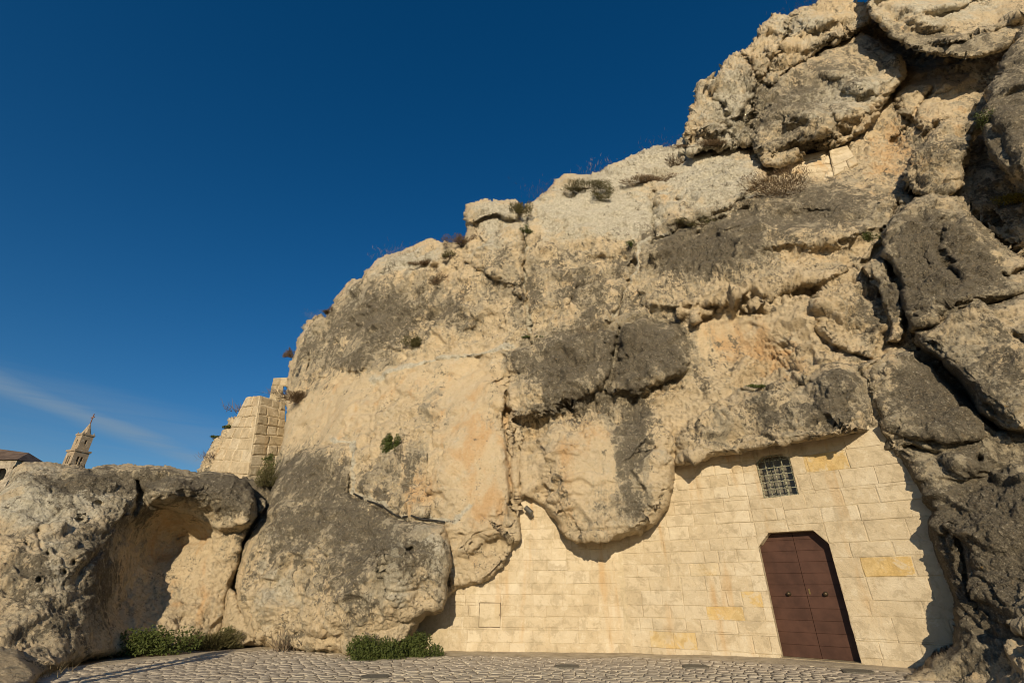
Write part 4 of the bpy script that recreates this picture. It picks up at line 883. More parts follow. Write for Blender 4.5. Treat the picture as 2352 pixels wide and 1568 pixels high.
while y < 17:
    dr = random.uniform(0.16, 0.205); x = -12+random.uniform(0, .3)
    while x < 9.5:
        w = random.uniform(0.18, 0.34)
        if x < -1: w = random.uniform(0.20, 0.33)
        cx = x+w/2; cy = y+0.10*math.sin(cx*0.55)+0.25*math.sin(cx*0.23+1)+random.uniform(-.012, .012)
        fy = float(front_y(cx)); lim = 0.75+0.35*math.sin(cx*0.8) if cx > -1.5 else 0.4
        if cx > -1.5: lim = 0.85+0.2*math.sin(cx*1.3)
        if cy < fy-lim and cy < 16.5: cobs.append((cx, cy, w-0.022, dr-0.020, random.uniform(-.06, .06)+0.05*math.cos(cx*.55), random.randrange(14), random.uniform(-.006, .006)))
        x += w
    y += dr; r += 1
def in_view(c):
    dx, dy, dz = c[0], c[1], float(ground_z(c[0], c[1]))-EYE
    f = dy*cP+dz*sP; uu = 1176+F*dx/f; vv_ = 784-F*(-dy*sP+dz*cP)/f
    return 0 < uu < 2352 and vv_ < 1566 and vv_ > 0
vis = sorted([c for c in cobs if in_view(c)], key=lambda c: c[0]**2+c[1]**2)
near = set(id(c) for c in vis[:295])
lib_me = [np_mesh('cobble', v, f, True) for v, f in lib]
VV = []; FF = []; n0 = 0
for c in cobs:
    cx, cy, w, d, a, k, dz = c; z = float(ground_z(cx, cy))+dz
    if id(c) in near:
        o = link('cobble', lib_me[k], COB, ground, (cx, cy, z)); o.rotation_euler = (random.uniform(-.02, .02), random.uniform(-.02, .02), a); o.scale = (w, d, 1)
    elif c in vis or True:
        v = np.array(lib[k][0])*np.array([w, d, 1]); ca, sa = math.cos(a), math.sin(a)
        v = np.stack([v[:, 0]*ca-v[:, 1]*sa+cx, v[:, 0]*sa+v[:, 1]*ca+cy, v[:, 2]+z], -1)
        VV.append(v); FF += [[i+n0 for i in f] for f in lib[k][1]]; n0 += len(v)
COB2 = stone_material('worn_cobble_field', (0.53, 0.465, 0.36), (0.44, 0.38, 0.285), (0.47, 0.405, 0.31), stains=0.1)
o = link('cobbles', np_mesh('cobbles', np.concatenate(VV), FF, True), COB2, ground); o['kind'] = 'stuff'
# worn paving margin along the wall foot
V = []; Fc = []
xsn = np.arange(-9.5, 9.6, 0.2)
for x in xsn:
    fy = float(front_y(x)); j = 0.08*perlin(np.array([[x*1.3, 2.2, 4.4]]))[0]
    lim = (0.95+0.2*math.sin(x*1.3)) if x > -1.5 else 0.55
    for t in (0, .15, .5, .85, 1):
        yy = fy+0.5-t*(lim+0.5)+j*t; V.append((x, yy, float(ground_z(x, yy))+0.012-0.05*max(0, t-0.84)/0.16*1.0+0.012*perlin(np.array([[x*2, yy*2, 1.1]]))[0]))
for i in range(len(xsn)-1):
    for k in range(4): a = i*5+k; Fc.append([a, a+1, a+6, a+5])
PAVE = stone_material('worn_margin', (0.45, 0.375, 0.26), (0.40, 0.33, 0.23), (0.35, 0.29, 0.20), stains=0.1)
tag(link('pavement', np_mesh('pavement', V, Fc), PAVE), kind='structure')
# manhole covers
CAST = simple('cast_iron', (0.17, 0.155, 0.12), 0.8, 0.0, 0.2, 40, 0.2)
def manhole(u, v, label, rr=0.24):
    r_ = ray(u, v); t = -(EYE+0.05)/r_[2]; x, y_ = r_[0]*t, r_[1]*t; z = float(ground_z(x, y_))
    e = empty('manhole_cover', (x, y_, z), label, 'manhole cover', 'iron manhole covers in the cobbles')
    def disc(R, z0, z1, R2=None):
        V = []; Fc = []; n = 28
        for i in range(n): a = 2*math.pi*i/n; V += [(R*math.cos(a), R*math.sin(a), z0), (R*math.cos(a), R*math.sin(a), z1)]
        if R2:
            for i in range(n): a = 2*math.pi*i/n; V += [(R2*math.cos(a), R2*math.sin(a), z1), (R2*math.cos(a), R2*math.sin(a), z0)]
            for i in range(n):
                j = (i+1) % n; Fc += [[2*i, 2*j, 2*j+1, 2*i+1], [2*i+1, 2*j+1, 2*n+2*j, 2*n+2*i], [2*n+2*i, 2*n+2*j, 2*n+2*j+1, 2*n+2*i+1]]
        else:
            for i in range(n): j = (i+1) % n; Fc.append([2*i, 2*j, 2*j+1, 2*i+1])
            Fc.append([2*i+1 for i in range(n)])
        return V, Fc
    a, b = disc(rr*1.14, -0.04, 0.022, rr); link('rim', np_mesh('rim', a, b, False), CAST, e)
    a, b = disc(rr*0.98, -0.04, 0.018); link('lid', np_mesh('lid', a, b, False), CAST, e)
manhole(862,1547,'round iron manhole cover below the green bush')
manhole(1302,1524,'round iron manhole cover in front of the wall, midway along it')
manhole(1597,1527,'round iron manhole cover left of the brown door')
manhole(1972,1549,'round iron manhole cover right of the brown door')

# ================================================================== buttress and ruin on the far left
def quad_fun(A, B, Z=(0, 0, 1), nrm=None):
    A = np.array(A, float); B = np.array(B, float); e = (B-A); L_ = np.linalg.norm(e); e /= L_
    n = np.cross(e, [0, 0, 1]); 
    if n @ (-A) < 0: n = -n
    return (lambda s, z, off: tuple(A+e*s+np.array([0, 0, z])+n*off)), L_
def bw(u, v, Yd): return at(u, v, Yd)
# buttress: lit left face, its light put into a paler stone colour, meets shaded right face
base = at(570, 1090, 22.5)
but = empty('buttress', tuple(base), 'tapering buttress of worn tan blocks against the cliff, left of it', 'buttress')
def face_blocks(corners, parent, origin, mat, rows, wmin, wmax, gapw=0.014, rough=0.012):
    """corners: bottom-left, bottom-right, top-right, top-left world points of a planar-ish face"""
    bl, br, tr, tl = [np.array(c, float) for c in corners]
    n = np.cross(br-bl, tl-bl); n /= np.linalg.norm(n)
    if n @ (np.array([0, 0, EYE])-bl) < 0: n = -n
    W = (np.linalg.norm(br-bl)+np.linalg.norm(tr-tl))/2
    def fun(a, b, off):
        p = (bl*(1-a)+br*a)*(1-b)+(tl*(1-a)+tr*a)*b; return tuple(p+n*off)
    H = np.linalg.norm(tl-bl)
    K = 10; V = [fun(i/K, j/K, -0.012) for j in range(K+1) for i in range(K+1)]; Fb = [[j*(K+1)+i, j*(K+1)+i+1, (j+1)*(K+1)+i+1, (j+1)*(K+1)+i] for j in range(K) for i in range(K)]
    q = len(V); V += [fun(a, b, o) for o in (-0.02, -0.10) for a, b in ((0, 0), (1, 0), (1, 1), (0, 1))]
    Fb += [[q+7, q+6, q+5, q+4]]+[[q+i, q+(i+1) % 4, q+4+(i+1) % 4, q+4+i] for i in range(4)]
    Vb = np.array(V)-np.array(origin)
    link('mortar', np_mesh('mortar', Vb, Fb, False), MORTAR, parent)
    for r in range(rows):
        x = 0.0; first = random.uniform(wmin, wmax)
        while x < 1:
            w = (first if x == 0 else random.uniform(wmin, wmax))/W; e = min(1, x+w)
            if 1-e < wmin*0.4/W: e = 1
            b0, b1 = r/rows, (r+1)/rows
            g = gapw*random.uniform(.4, 1.2)
            cs, cz = (x+e)/2, (b0+b1)/2; ww, hh = (e-x)*W, (b1-b0)*H
            def lf(a, b, off, x=x, b0=b0): return fun(x+a/W, b0+b/H, off)
            V, Fc = block_mesh([(g, g), (ww-g, g), (ww-g, hh-g), (g, hh-g)], random.uniform(0.0, 0.06), 0.035, 0.06, rough, lf)
            link('stone_block', np_mesh('stone_block', np.array(V)-np.array(origin), Fc, False), mat, parent)
            x = e
Yb = 22.5
face_blocks([at(452,1135,24.3), at(560,1150,21.8), at(598,908,22.8), at(567,912,24.3)], but, base, STONE_B, 9, 0.7, 1.4, 0.012, 0.035)
face_blocks([at(561,1150,21.8), at(648,1135,23.6), at(656,925,24.2), at(598,908,22.8)], but, base, STONE_W, 10, 0.45, 0.9, 0.026, 0.035)
# stepped ragged edge behind the buttress
ru = boulder('stepped_rubble', 'crumbling stepped rubble edge falling away left of the buttress', 'rubble wall',
 [(455,1090),(462,1068),(475,1046),(490,1022),(498,1010),(508,1008),(512,988),(525,976),(532,962),(545,955),(552,938),(562,925),(575,930),(575,1100)],
 [(460,1080,26),(575,930,25.2),(575,1090,24.6),(520,1000,25.6)], step=2.0, edge=(6,0.3), warp=3, back=(0.2,0.6,1.2), amp=0.7, seed=60.0)
base2 = at(640, 905, 26)
ruin = empty('ruined_wall', tuple(base2), 'small ruined wall with an open slot window on the skyline above the buttress', 'wall')
face_blocks([at(618,918,26), at(645,920,25.9), at(650,884,25.9), at(624,886,26)], ruin, base2, STONE_W, 2, 0.35, 0.6)
face_blocks([at(624,886,26), at(666,886,25.8), at(666,866,25.8), at(628,868,26)], ruin, base2, STONE_W, 1, 0.45, 0.7)
face_blocks([at(643,925,25.9), at(675,925,25.6), at(675,905,25.6), at(645,906,25.9)], ruin, base2, STONE_W, 1, 0.4, 0.6)
# small wall built under the leaning slab
base3 = at(1880, 400, 16.9)
sw = empty('low_wall', tuple(base3), 'short wall of smooth cream blocks tucked under the leaning slab high up', 'wall')
face_blocks([at(1785,412,17.3), at(1915,416,16.5), at(1944,334,16.9), at(1800,370,17.7)], sw, base3, STONE, 4, 0.7, 1.2)
face_blocks([at(1915,405,16.5), at(1972,376,16.1), at(1946,334,16.6), at(1905,345,16.8)], sw, base3, STONE, 3, 0.6, 1.0)

# ================================================================== far town
def box_v(x0, x1, y0, y1, z0, z1):
    return [(x0,y0,z0),(x1,y0,z0),(x1,y1,z0),(x0,y1,z0),(x0,y0,z1),(x1,y0,z1),(x1,y1,z1),(x0,y1,z1)], [[0,1,5,4],[1,2,6,5],[2,3,7,6],[3,0,4,7],[4,5,6,7],[3,2,1,0]]
def add_part(name, boxes, mat, parent, smooth=False):
    V = []; Fc = []
    for bx in boxes:
        v, f = box_v(*bx); k = len(V); V += v; Fc += [[i+k for i in q] for q in f]
    return link(name, np_mesh(name, V, Fc, smooth), mat, parent)
TY = 150.0
zA = float(at(20, 1135, 95.0)[2]); zB = float(at(160, 1110, 150.0)[2])
hx = np.arange(-420, -19, 10.0); hy = np.concatenate([np.arange(26, 260, 6.0), [300, 400, 600]]); HX, HY = np.meshgrid(hx, hy)
HZ = np.interp(HY, [26, 88, 100, 150, 200, 600], [-0.6, zA-1.0, zA, zB, zB-6, -4])
HZ = -0.6+(HZ+0.6)*sstep(-HX, 24, 60)+0.5*perlin(np.stack([HX/14, HY/14, HX*0], -1))*sstep(-HX, 30, 70)*(HY > 32)
hi = np.arange(HX.size).reshape(HX.shape)
hill = link('hill', np_mesh('hill', np.stack([HX, HY, HZ], -1).reshape(-1, 3), np.stack([hi[:-1, :-1], hi[:-1, 1:], hi[1:, 1:], hi[1:, :-1]], -1).reshape(-1, 4)), simple('scrub_slope', (0.10, 0.085, 0.05), 0.95, 0, 0.3, 0.5, 0.5, 0.3)); tag(hill, kind='structure')
tb = at(162, 1078, TY); tx = tb[0]
sc = (at(196, 1000, TY)[2]-at(160, 1078, TY)[2])
zt = lambda v: float(at(180, v, TY)[2])
wpx = abs(at(200,1040,TY)[0]-at(160,1040,TY)[0])/40.0   # metres per px
tw = empty('bell_tower', (float(at(180,1040,TY)[0]), TY, zt(1078)-6), 'distant stone bell tower with pointed spire behind the left boulder', 'tower', rz=math.radians(-22))
zb = zt(1078)-6
H1 = zt(1035)-zb; H2 = zt(998)-zb; H3 = zt(971)-zb
a1 = 14.8*wpx; a2 = 11.8*wpx
def walls_with_arches(name, a, z0, z1, openings, mat, parent):
    """square shaft of half side a; openings: (centre, half width, z0, z1) on each face, built as real recesses"""
    boxes = []
    op = sorted(openings); 
    for face in range(4):
        segs = []; x = -a
        cols = sorted(set([-a, a]+[o[0]-o[1] for o in op]+[o[0]+o[1] for o in op]))
        for i in range(len(cols)-1):
            xa, xb = cols[i], cols[i+1]; mid = (xa+xb)/2
            o = [q for q in op if q[0]-q[1] < mid < q[0]+q[1]]
            zz = [(z0, z1)]
            if o: zz = [(z0, o[0][2]), (o[0][3], z1)]
            for za, zb_ in zz: segs.append((xa, xb, za, zb_))
        for xa, xb, za, zb_ in segs:
            t = 0.8
            if face == 0: boxes.append((xa, xb, -a, -a+t, za, zb_))
            elif face == 1: boxes.append((xa, xb, a-t, a, za, zb_))
            elif face == 2: boxes.append((-a, -a+t, max(xa, -a+t), min(xb, a-t), za, zb_))
            else: boxes.append((a-t, a, max(xa, -a+t), min(xb, a-t), za, zb_))
    return add_part(name, boxes, mat, parent)
walls_with_arches('lower_shaft', a1, 0, H1-0.6, [(-0.48, 0.32, H1-4.4, H1-2.0), (0.48, 0.32, H1-4.4, H1-2.0)], STONE_FAR, tw)
add_part('cornice', [(-a1-.3, a1+.3, -a1-.3, a1+.3, H1-0.6, H1)], STONE_FAR, tw)
walls_with_arches('upper_shaft', a2, H1, H2-0.5, [(0, 0.28, (H1+H2)/2-0.9, (H1+H2)/2+0.7)], STONE_FAR, tw)
add_part('cornice', [(-a2-.2, a2+.2, -a2-.2, a2+.2, H2-0.5, H2)], STONE_FAR, tw)
# octagonal spire
n = 8; V = []; Fc = []
for k, (r, z) in enumerate([(a2*0.95, H2), (a2*0.72, H2+0.6), (a2*0.14, H3-0.5), (0.02, H3)]):
    for i in range(n): a = 2*math.pi*(i+.5)/n; V.append((r*math.cos(a), r*math.sin(a), z))
for k in range(3):
    for i in range(n): j = (i+1) % n; Fc.append([k*n+i, k*n+j, (k+1)*n+j, (k+1)*n+i])
link('spire', np_mesh('spire', V, Fc, False), STONE_FAR, tw)
for sx, sy in ((-1,-1),(1,-1),(1,1),(-1,1)):
    V = [(sx*a2*.9-.2, sy*a2*.9-.2, H2), (sx*a2*.9+.2, sy*a2*.9-.2, H2), (sx*a2*.9+.2, sy*a2*.9+.2, H2), (sx*a2*.9-.2, sy*a2*.9+.2, H2), (sx*a2*.9, sy*a2*.9, H2+0.8)]
    link('pinnacle', np_mesh('pinnacle', V, [[0,1,4],[1,2,4],[2,3,4],[3,0,4],[3,2,1,0]], False), STONE_FAR, tw)
add_part('finial', [(-.12, .12, -.12, .12, H3-.4, H3+3.0), (-.9, .9, -.1, .1, H3+1.7, H3+2.0)], simple('far_iron', (0.22, 0.12, 0.09), 0.7), tw)
# arched building on the left edge
BY = 95.0
bx0 = at(-60, 1060, BY); bx1 = at(40, 1056, BY); zr = float(at(40, 1056, BY)[2]); zbase = float(at(20,1110,BY)[2])-4
wx = float(bx1[0]-bx0[0])
ab = empty('arcaded_building', (float(bx0[0]), BY, zbase), 'distant stone building with a row of dark arches at the left edge', 'building')
Hh = zr-zbase; ow_ = 1.0; gap = 3.0
cols = []; x = wx-2.0; boxes = []; ops = []
while x > 0.5: ops.append((x-0.95, x+0.95)); x -= 3.4
ops = sorted(ops); z0 = Hh-4.2; z1 = Hh-1.6
xx = 0.0
for a, b in ops:
    boxes.append((xx, a, 0, 0.8, 0, Hh)); boxes.append((a, b, 0, 0.8, 0, z0)); boxes.append((a, b, 0, 0.8, z1, Hh)); xx = b
boxes.append((xx, wx, 0, 0.8, 0, Hh)); boxes.append((0, wx, 7.2, 8, 0, Hh)); boxes.append((wx-0.8, wx, 0.8, 7.2, 0, Hh))
add_part('wall', boxes, STONE_SHADED, ab)
for a, b in ops:
    V = []; Fc = []; r = (b-a)/2; c = (a+b)/2; N_ = 10      # spandrels turning the opening into an arch
    for i in range(N_+1):
        t = math.pi*i/N_; V += [(c-r*math.cos(t), -0.02, z1-r+r*math.sin(t)), (c-r*math.cos(t), -0.02, z1+0.02), (c-r*math.cos(t), 0.78, z1-r+r*math.sin(t)), (c-r*math.cos(t), 0.78, z1+0.02)]
    for i in range(N_): k = 4*i; Fc += [[k, k+4, k+5, k+1], [k+2, k+3, k+7, k+6], [k, k+2, k+6, k+4]]
    link('arch', np_mesh('arch', V, Fc, False), STONE_SHADED, ab)
add_part('floor', [(0.1, wx-.1, 0.8, 7.2, z0-0.4, z0)], STONE_SHADED, ab); add_part('inner_wall', [(0.1, wx-.9, 4.0, 4.4, z0, Hh)], STONE_SHADED, ab)
V = [(-.4, -.5, Hh), (wx+.4, -.5, Hh), (wx+.4, 8.5, Hh), (-.4, 8.5, Hh), (-.4, 4, Hh+3.2), (wx-2.4, 4, Hh+2.4)]
link('roof', np_mesh('roof', V, [[0,1,5,4],[1,2,5],[2,3,4,5],[3,0,4],[3,2,1,0]], False), simple('roof_tile', (0.14, 0.10, 0.075), 0.9, 0, 0.2, 0.8), ab)

# ================================================================== plants
def leafmat(name, a, b_):
    m, nt, b = newmat(name); P = geo_pos(nt)
    n = noise(nt, P, 14, 3, 0.6); g = nn(nt, 'ShaderNodeNewGeometry')
    c = MIX(nt, MR(nt, n, 0.3, 0.7), a, b_); c = MIX(nt, M(nt, 'MULTIPLY', g.outputs['Random Per Island'], 0.5), c, tuple(x*1.5 for x in b_))
    nt.links.new(c, b.inputs['Base Color']); b.inputs['Roughness'].default_value = 0.7
    return m
GREENL = leafmat('green_leaf', (0.035, 0.048, 0.012), (0.065, 0.080, 0.018))
OLIVE = leafmat('olive_leaf', (0.060, 0.052, 0.020), (0.085, 0.075, 0.028))
DRYL = leafmat('dry_leaf', (0.085, 0.055, 0.030), (0.12, 0.08, 0.042))
STRAW = leafmat('straw', (0.22, 0.165, 0.085), (0.30, 0.23, 0.12))
TWIGGY = (DRYL, OLIVE)
STEM = simple('twig', (0.10, 0.07, 0.04), 0.9)
def shrub(name, label, cat, c, rad, n, leaf, mat, normal=None, hang=0.0, group=None, stems=14, seed=0, upright=0.3, lobes_n=5):
    rr = np.random.RandomState(seed+1000); e = empty(name, tuple(map(float, c)), label, cat, group)
    rad = np.array(rad, float); nv = np.array(normal if normal is not None else (0, -0.5, 0.9), float); nv /= np.linalg.norm(nv)
    # clumps
    cc = rr.normal(size=(lobes_n, 3))*0.45; cc[:, 2] = np.abs(cc[:, 2])*0.7-hang*rr.rand(lobes_n)*1.2; cc *= rad
    k = rr.randint(0, lobes_n, n); d = rr.normal(size=(n, 3)); d /= np.linalg.norm(d, axis=1)[:, None]
    p = cc[k]+d*rad*0.48*(rr.rand(n)**0.45)[:, None]
    p = p*np.array([1, 1, 1]); 
    if hang == 0: p[:, 2] = np.abs(p[:, 2])
    a = rr.normal(size=(n, 3)); a[:, 2] += upright
    if mat in TWIGGY: a = a*0.45+p/rad*1.3+np.array([0, 0, .35])
    a /= np.linalg.norm(a, axis=1)[:, None]; asp = 0.42
    if mat in TWIGGY: leaf = leaf*2.0; asp = 0.13
    b = np.cross(a, rr.normal(size=(n, 3))); b /= np.linalg.norm(b, axis=1)[:, None]
    s = leaf*(0.6+0.8*rr.rand(n))[:, None]
    V = np.stack([p-a*s, p+b*s*asp, p+a*s, p-b*s*asp], 1).reshape(-1, 3)
    Fq = np.arange(4*n).reshape(-1, 4)
    link('foliage', np_mesh('foliage', V, Fq, False), mat, e)
    VV = []; FF = []
    for i in range(stems):
        t = cc[i % lobes_n]*rr.uniform(.6, 1.5, 3); vv, ff = tube([(0, 0, 0), tuple(t*0.5+rr.normal(size=3)*0.04*rad), tuple(t)], leaf*0.16, 4, 0.4); q = len(VV); VV += vv; FF += [[x+q for x in f] for f in ff]
    link('stem', np_mesh('stem', VV, FF), STEM, e)
    return e
def tuft(name, label, cat, c, h, spread, n, mat, seed=0, group=None, lean=(0, -0.3, 1)):
    rr = np.random.RandomState(seed+500); e = empty(name, tuple(map(float, c)), label, cat, group); V = []; Fc = []
    for i in range(n):
        b = np.array([rr.normal()*spread*.4, rr.normal()*spread*.3, 0]); d = rr.normal(size=3)*0.45+np.array(lean); d /= np.linalg.norm(d); l = h*rr.uniform(.5, 1.1)
        w = np.cross(d, rr.normal(size=3)); w /= np.linalg.norm(w); w *= h*0.014
        m_ = b+d*l*.6; t = b+d*l+np.array([0, 0, -0.15*l*rr.rand()]); k = len(V); V += [b-w, b+w, m_+w*.8, m_-w*.8, t]; Fc += [[k, k+1, k+2, k+3], [k+3, k+2, k+4]]
    link('blade', np_mesh('blade', V, Fc, False), mat, e)
    return e
def gp(u, v):
    r_ = ray(u, v); t = -(EYE+0.1)/r_[2]; return np.array([r_[0]*t, r_[1]*t, -0.10])
# at the foot of the rocks
shrub('shrub', 'dense green bush at the foot of the large front boulder', 'bush', gp(885,1512), (0.86,0.42,0.62), 5200, 0.034, GREENL, seed=1, lobes_n=9)
shrub('shrub', 'bright green bush right of the dense bush, against the wall foot', 'bush', gp(962,1508)+np.array([0,.1,0]), (0.46,0.32,0.56), 2600, 0.032, GREENL, seed=2, lobes_n=6)
shrub('shrub', 'wide low green bush in front of the hollowed boulder', 'bush', gp(355,1500), (1.15,0.4,0.70), 5200, 0.036, GREENL, seed=3, lobes_n=9)
shrub('shrub', 'low olive bush right of the wide bush, under the hollowed boulder', 'bush', gp(460,1488), (1.0,0.36,0.50), 3600, 0.034, OLIVE, seed=4, lobes_n=8)
shrub('shrub', 'small leafy bush at the foot of the pale triangular rock', 'bush', gp(540,1482)-np.array([0,.25,0]), (0.55,0.3,0.50), 2200, 0.034, GREENL, seed=5, lobes_n=6)
shrub('ivy', 'dark green ivy strand climbing between the triangular rock and the front boulder', 'ivy', gp(577,1460)+np.array([.1,-.5,.25]), (0.16,0.14,0.75), 900, 0.036, GREENL, seed=6, lobes_n=6)
tuft('dry_grass', 'straw dry stalks standing against the front boulder', 'dry grass', gp(672,1492)-np.array([0,.2,0]), 0.75, 0.5, 70, simple('grey_stalk', (0.16,0.12,0.08)), 1)
tuft('dry_grass', 'yellow dry grass at the left foot of the hollowed boulder', 'dry grass', gp(75,1545)-np.array([0,.3,0]), 0.26, 0.9, 520, STRAW, 2)
tuft('dry_grass', 'brown dry grass beneath the hollowed boulder', 'dry grass', gp(215,1504)-np.array([0,.2,0]), 0.55, 0.9, 420, OLIVE, 3)
tuft('dry_grass', 'tuft of dry grass on the low mound at the far left edge', 'dry grass', gp(15,1490)-np.array([0,4.3,-.55]), 0.35, 0.8, 200, STRAW, 4)
def on(u, v, push=0.05):
    q = surf(u, v)
    if q is None: return None
    return q[0]+q[1]*push, q[1]
spots = [ # u, v, name, label, radius(px w,h), n, mat, hang
 (618,1112,'shrub','green bush in the cleft above the small chock stone','bush',30,34,2400,OLIVE,0.0),
 (632,1080,'ivy','ivy strands beside the buttress foot','ivy',16,30,700,GREENL,0.6),
 (913,1026,'ivy','dark hanging clump of ivy in the square hollow of the cliff face','ivy',20,36,3600,GREENL,0.9),
 (960,797,'shrub','yellow-green tuft on the line below the great dark mass','bush',19,21,1600,OLIVE,0.2),
 (1002,655,'shrub','twiggy plant in the upper left cliff face','bush',16,20,500,DRYL,0.2),
 (1055,557,'shrub','brown dry bush left of the capped pillar','bush',22,28,1700,DRYL,0.0),
 (1035,590,'shrub','small olive bush below the brown bush by the pillar','bush',14,12,500,OLIVE,0.0),
 (978,605,'shrub','flat dry bush in the ledge left of the pillar','bush',24,9,800,DRYL,0.0),
 (1190,490,'shrub','dry bush in the notch right of the pillar cap','bush',18,26,1400,OLIVE,0.2),
 (1217,543,'ivy','dark leafy plant in the crack beside the pillar','ivy',12,12,500,GREENL,0.4),
 (1450,570,'ivy','little dark green plant in the centre of the pale rock','ivy',7,11,260,GREENL,0.4),
 (1345,440,'shrub','broad olive dry bush on the ledge above the pale rock','bush',38,18,2000,OLIVE,0.0),
 (1381,465,'shrub','bush hanging in the notch of the pale rock','bush',16,20,800,OLIVE,0.2),
 (1470,425,'shrub','dark dry bush in the groove left of the rounded pale rock','bush',45,14,1800,DRYL,0.0),
 (1558,375,'shrub','dry bush against the rounded pale rock near the skyline','bush',20,26,1000,DRYL,0.2),
 (1640,333,'shrub','dry growth between the outcrop and the rounded pale rock','bush',34,10,1000,DRYL,0.0),
 (1720,340,'shrub','olive bush under the left end of the leaning slab','bush',24,18,1200,OLIVE,0.0),
 (1800,455,'shrub','biggest brown dry bush, below the short cream wall','bush',62,44,5200,DRYL,0.2),
 (1610,515,'shrub','olive bush on the shoulder below the rounded pale rock','bush',24,16,900,OLIVE,0.0),
 (1998,548,'ivy','green plant in the hollow left of the large brown-black rock','ivy',17,12,700,GREENL,0.1),
 (2280,278,'shrub','bright green plant growing on the near lichened rock','bush',14,16,500,GREENL,0.3),
 (2330,470,'moss','yellow-green moss cushion at the right edge','moss',26,14,1300,leafmat('moss',(0.13,0.11,0.015),(0.17,0.14,0.02)),0.3),
 (688,918,'shrub','tangled dry bush above the buttress, on the cliff corner','bush',26,22,1500,DRYL,0.2),
 (1213,785,'ivy','low green plant on the ledge above the small dark slab','ivy',18,5,400,GREENL,0.0),
 (1735,905,'ivy','thin trailing green plant on the ledge above the lintel rock','ivy',14,5,260,GREENL,0.3),
 (668,822,'shrub','reddish dry plant on the skyline of the far left rock','bush',8,14,400,DRYL,0.0),
 (760,722,'shrub','small dry plant in the skyline notch above the left rock','bush',8,8,250,DRYL,0.0),
 (625,1050,'ivy','ivy tuft on the shaded side of the buttress','ivy',10,12,300,GREENL,0.4),
]
for i, (u, v, nm, lb, cat, ru_, rv_, n, mt, hg) in enumerate(spots):
    q = on(u, v+ (0 if hg else rv_*0.4))
    if q is None: q = (at(u, v, 22.0), np.array([0, -1, 0]))
    p, nr = q; k = np.linalg.norm(p-np.array([0, 0, EYE]))/F
    big_ = 1.2 if hg > 0.7 else 1.35
    shrub(nm, lb, cat, p+nr*(0.3 if hg > 0.7 else 0.12), (ru_*k*big_*(0.75 if hg > 0.7 else 1), min(ru_, rv_)*k*1.0, rv_*k*big_), int(n*1.4), max(0.028, 1.5*k), mt, nr, hg, seed=20+i, lobes_n=7)
grass = [(1165,520,14,'dry grass on the ledge under the pillar cap'),(960,578,26,'dry grass fringe on the skyline left of the pillar'),(912,582,24,'reddish dry grass on the upper left skyline'),(1250,440,22,'dry grass on the skyline right of the pillar'),(1385,395,28,'dry grass on the skyline above the broad olive bush'),(1527,345,24,'dry grass on the skyline left of the outcrop'),(1405,755,40,'dry grass along the top of the dark slabs'),(1350,765,24,'sparse dry grass on top of the left dark slab'),(1880,408,12,'grass stalks at the foot of the short cream wall'),(1860,412,12,'grass stalks below the short cream wall, further left'),(1040,780,14,'dry hanging stalks right of the yellow-green tuft'),(1860,10,20,'dry grass on the crest of the outcrop'),(735,722,14,'dry stalks on top of the far left rock')]
for i, (u, v, h, lb) in enumerate(grass):
    q = on(u, v+8) or on(u, v+16)
    if q is None: continue
    p, nr = q; k = np.linalg.norm(p-np.array([0, 0, EYE]))/F
    tuft('dry_grass', lb, 'dry grass', p, h*k*0.42, h*k*2.6, 320, DRYL if i % 2 else STRAW, 30+i, lean=(0, -.2, 1))
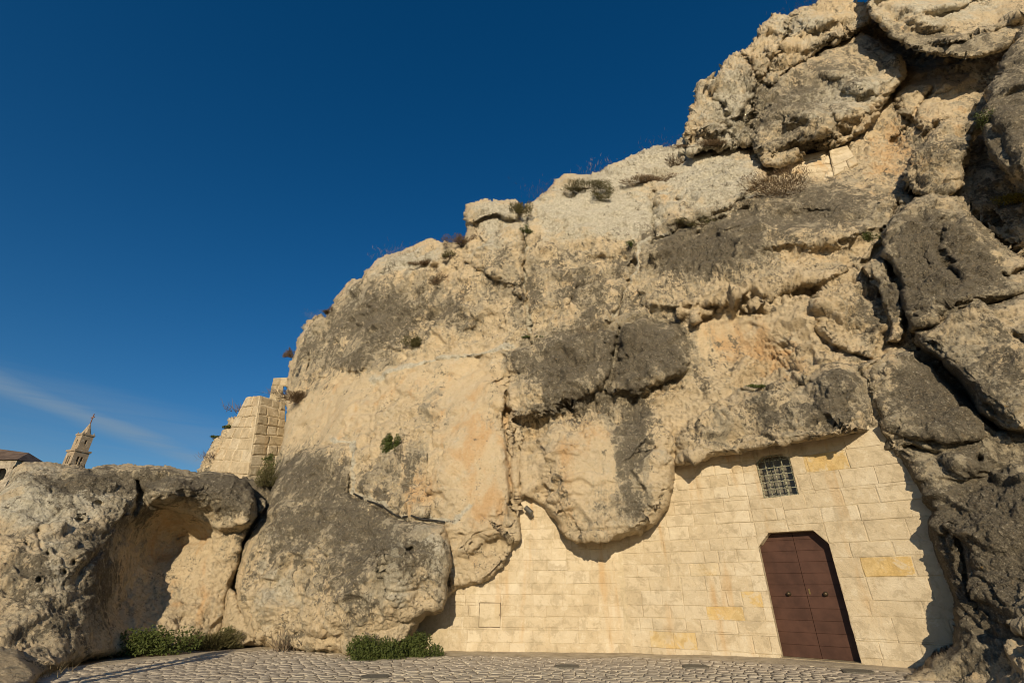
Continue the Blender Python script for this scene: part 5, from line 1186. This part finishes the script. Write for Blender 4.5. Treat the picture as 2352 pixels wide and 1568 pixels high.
for i, (u, v, Yd, h, lb) in enumerate([(545,945,24.8,34,'bare bluish twigs rising from the buttress shoulder'),(480,1052,25.5,26,'bare bluish twigs low on the stepped rubble edge'),(632,905,26.0,24,'bare twigs beside the ruined slot window')]):
    p = at(u, v, Yd); k = Yd/F
    tuft('twigs', lb, 'twigs', p, h*k, h*k*1.0, 60, simple('grey_twig', (0.14, 0.11, 0.10)), 60+i, lean=(-.3, 0, .8))
for i, (u, v, lb) in enumerate([(528,985,'green tuft rooted high in the stepped rubble'),(500,1010,'green tuft rooted midway down the stepped rubble'),(517,1050,'green tuft rooted low between rubble and buttress')]):
    q = on(u, v); p = q[0] if q else at(u, v, 25.0)
    shrub('shrub', lb, 'plant', p, (0.35,0.2,0.25), 500, 0.04, GREENL, seed=80+i, lobes_n=4)
# pale mound at the lower left edge
md = boulder('low_mound', 'smooth pale plastered mound at the bottom left edge below the hollowed boulder', 'mound',
 [(-80,1480),(0,1488),(40,1496),(70,1520),(95,1545),(60,1600),(-80,1640)], [(-80,1480,10.8),(50,1500,10.9),(90,1545,10.6),(0,1600,9.2),(-80,1600,9.2)], step=2.6, edge=(20,0.5), warp=2, amp=0.3, seed=70.0)
# unseen lamp posts added left of the frame to cast shadows over the cobbles
SHADOW_POST = simple('lamp_post_iron', (0.05, 0.05, 0.05), 0.5, 0.5)
for i, (x, y_, h_) in enumerate([(-9.1, 2.2, 4.2), (-8.6, 3.4, 3.5)]):
    e = empty('street_lamp', (x, y_, -0.1), ['taller slim iron lamp post beside the road, left of the camera', 'shorter slim iron lamp post beside the road, left of the camera'][i], 'street lamp', 'lamp posts left of the camera')
    vv, ff = tube([(0, 0, 0), (0, 0, 0.3), (0, 0, h_-0.5)], 0.13, 10, 0.8); link('post', np_mesh('post', vv, ff), SHADOW_POST, e)
    n = 6; V = []; Fc = []
    for r, z in [(0.08, h_-0.5), (0.24, h_-0.1), (0.27, h_-0.08), (0.05, h_+0.1), (0.01, h_+0.2)]:
        for k in range(n): a = 2*math.pi*k/n; V.append((r*math.cos(a), r*math.sin(a), z))
    for k in range(4):
        for j in range(n): q = (j+1) % n; Fc.append([k*n+j, k*n+q, (k+1)*n+q, (k+1)*n+j])
    link('lantern', np_mesh('lantern', V, Fc, False), SHADOW_POST, e)
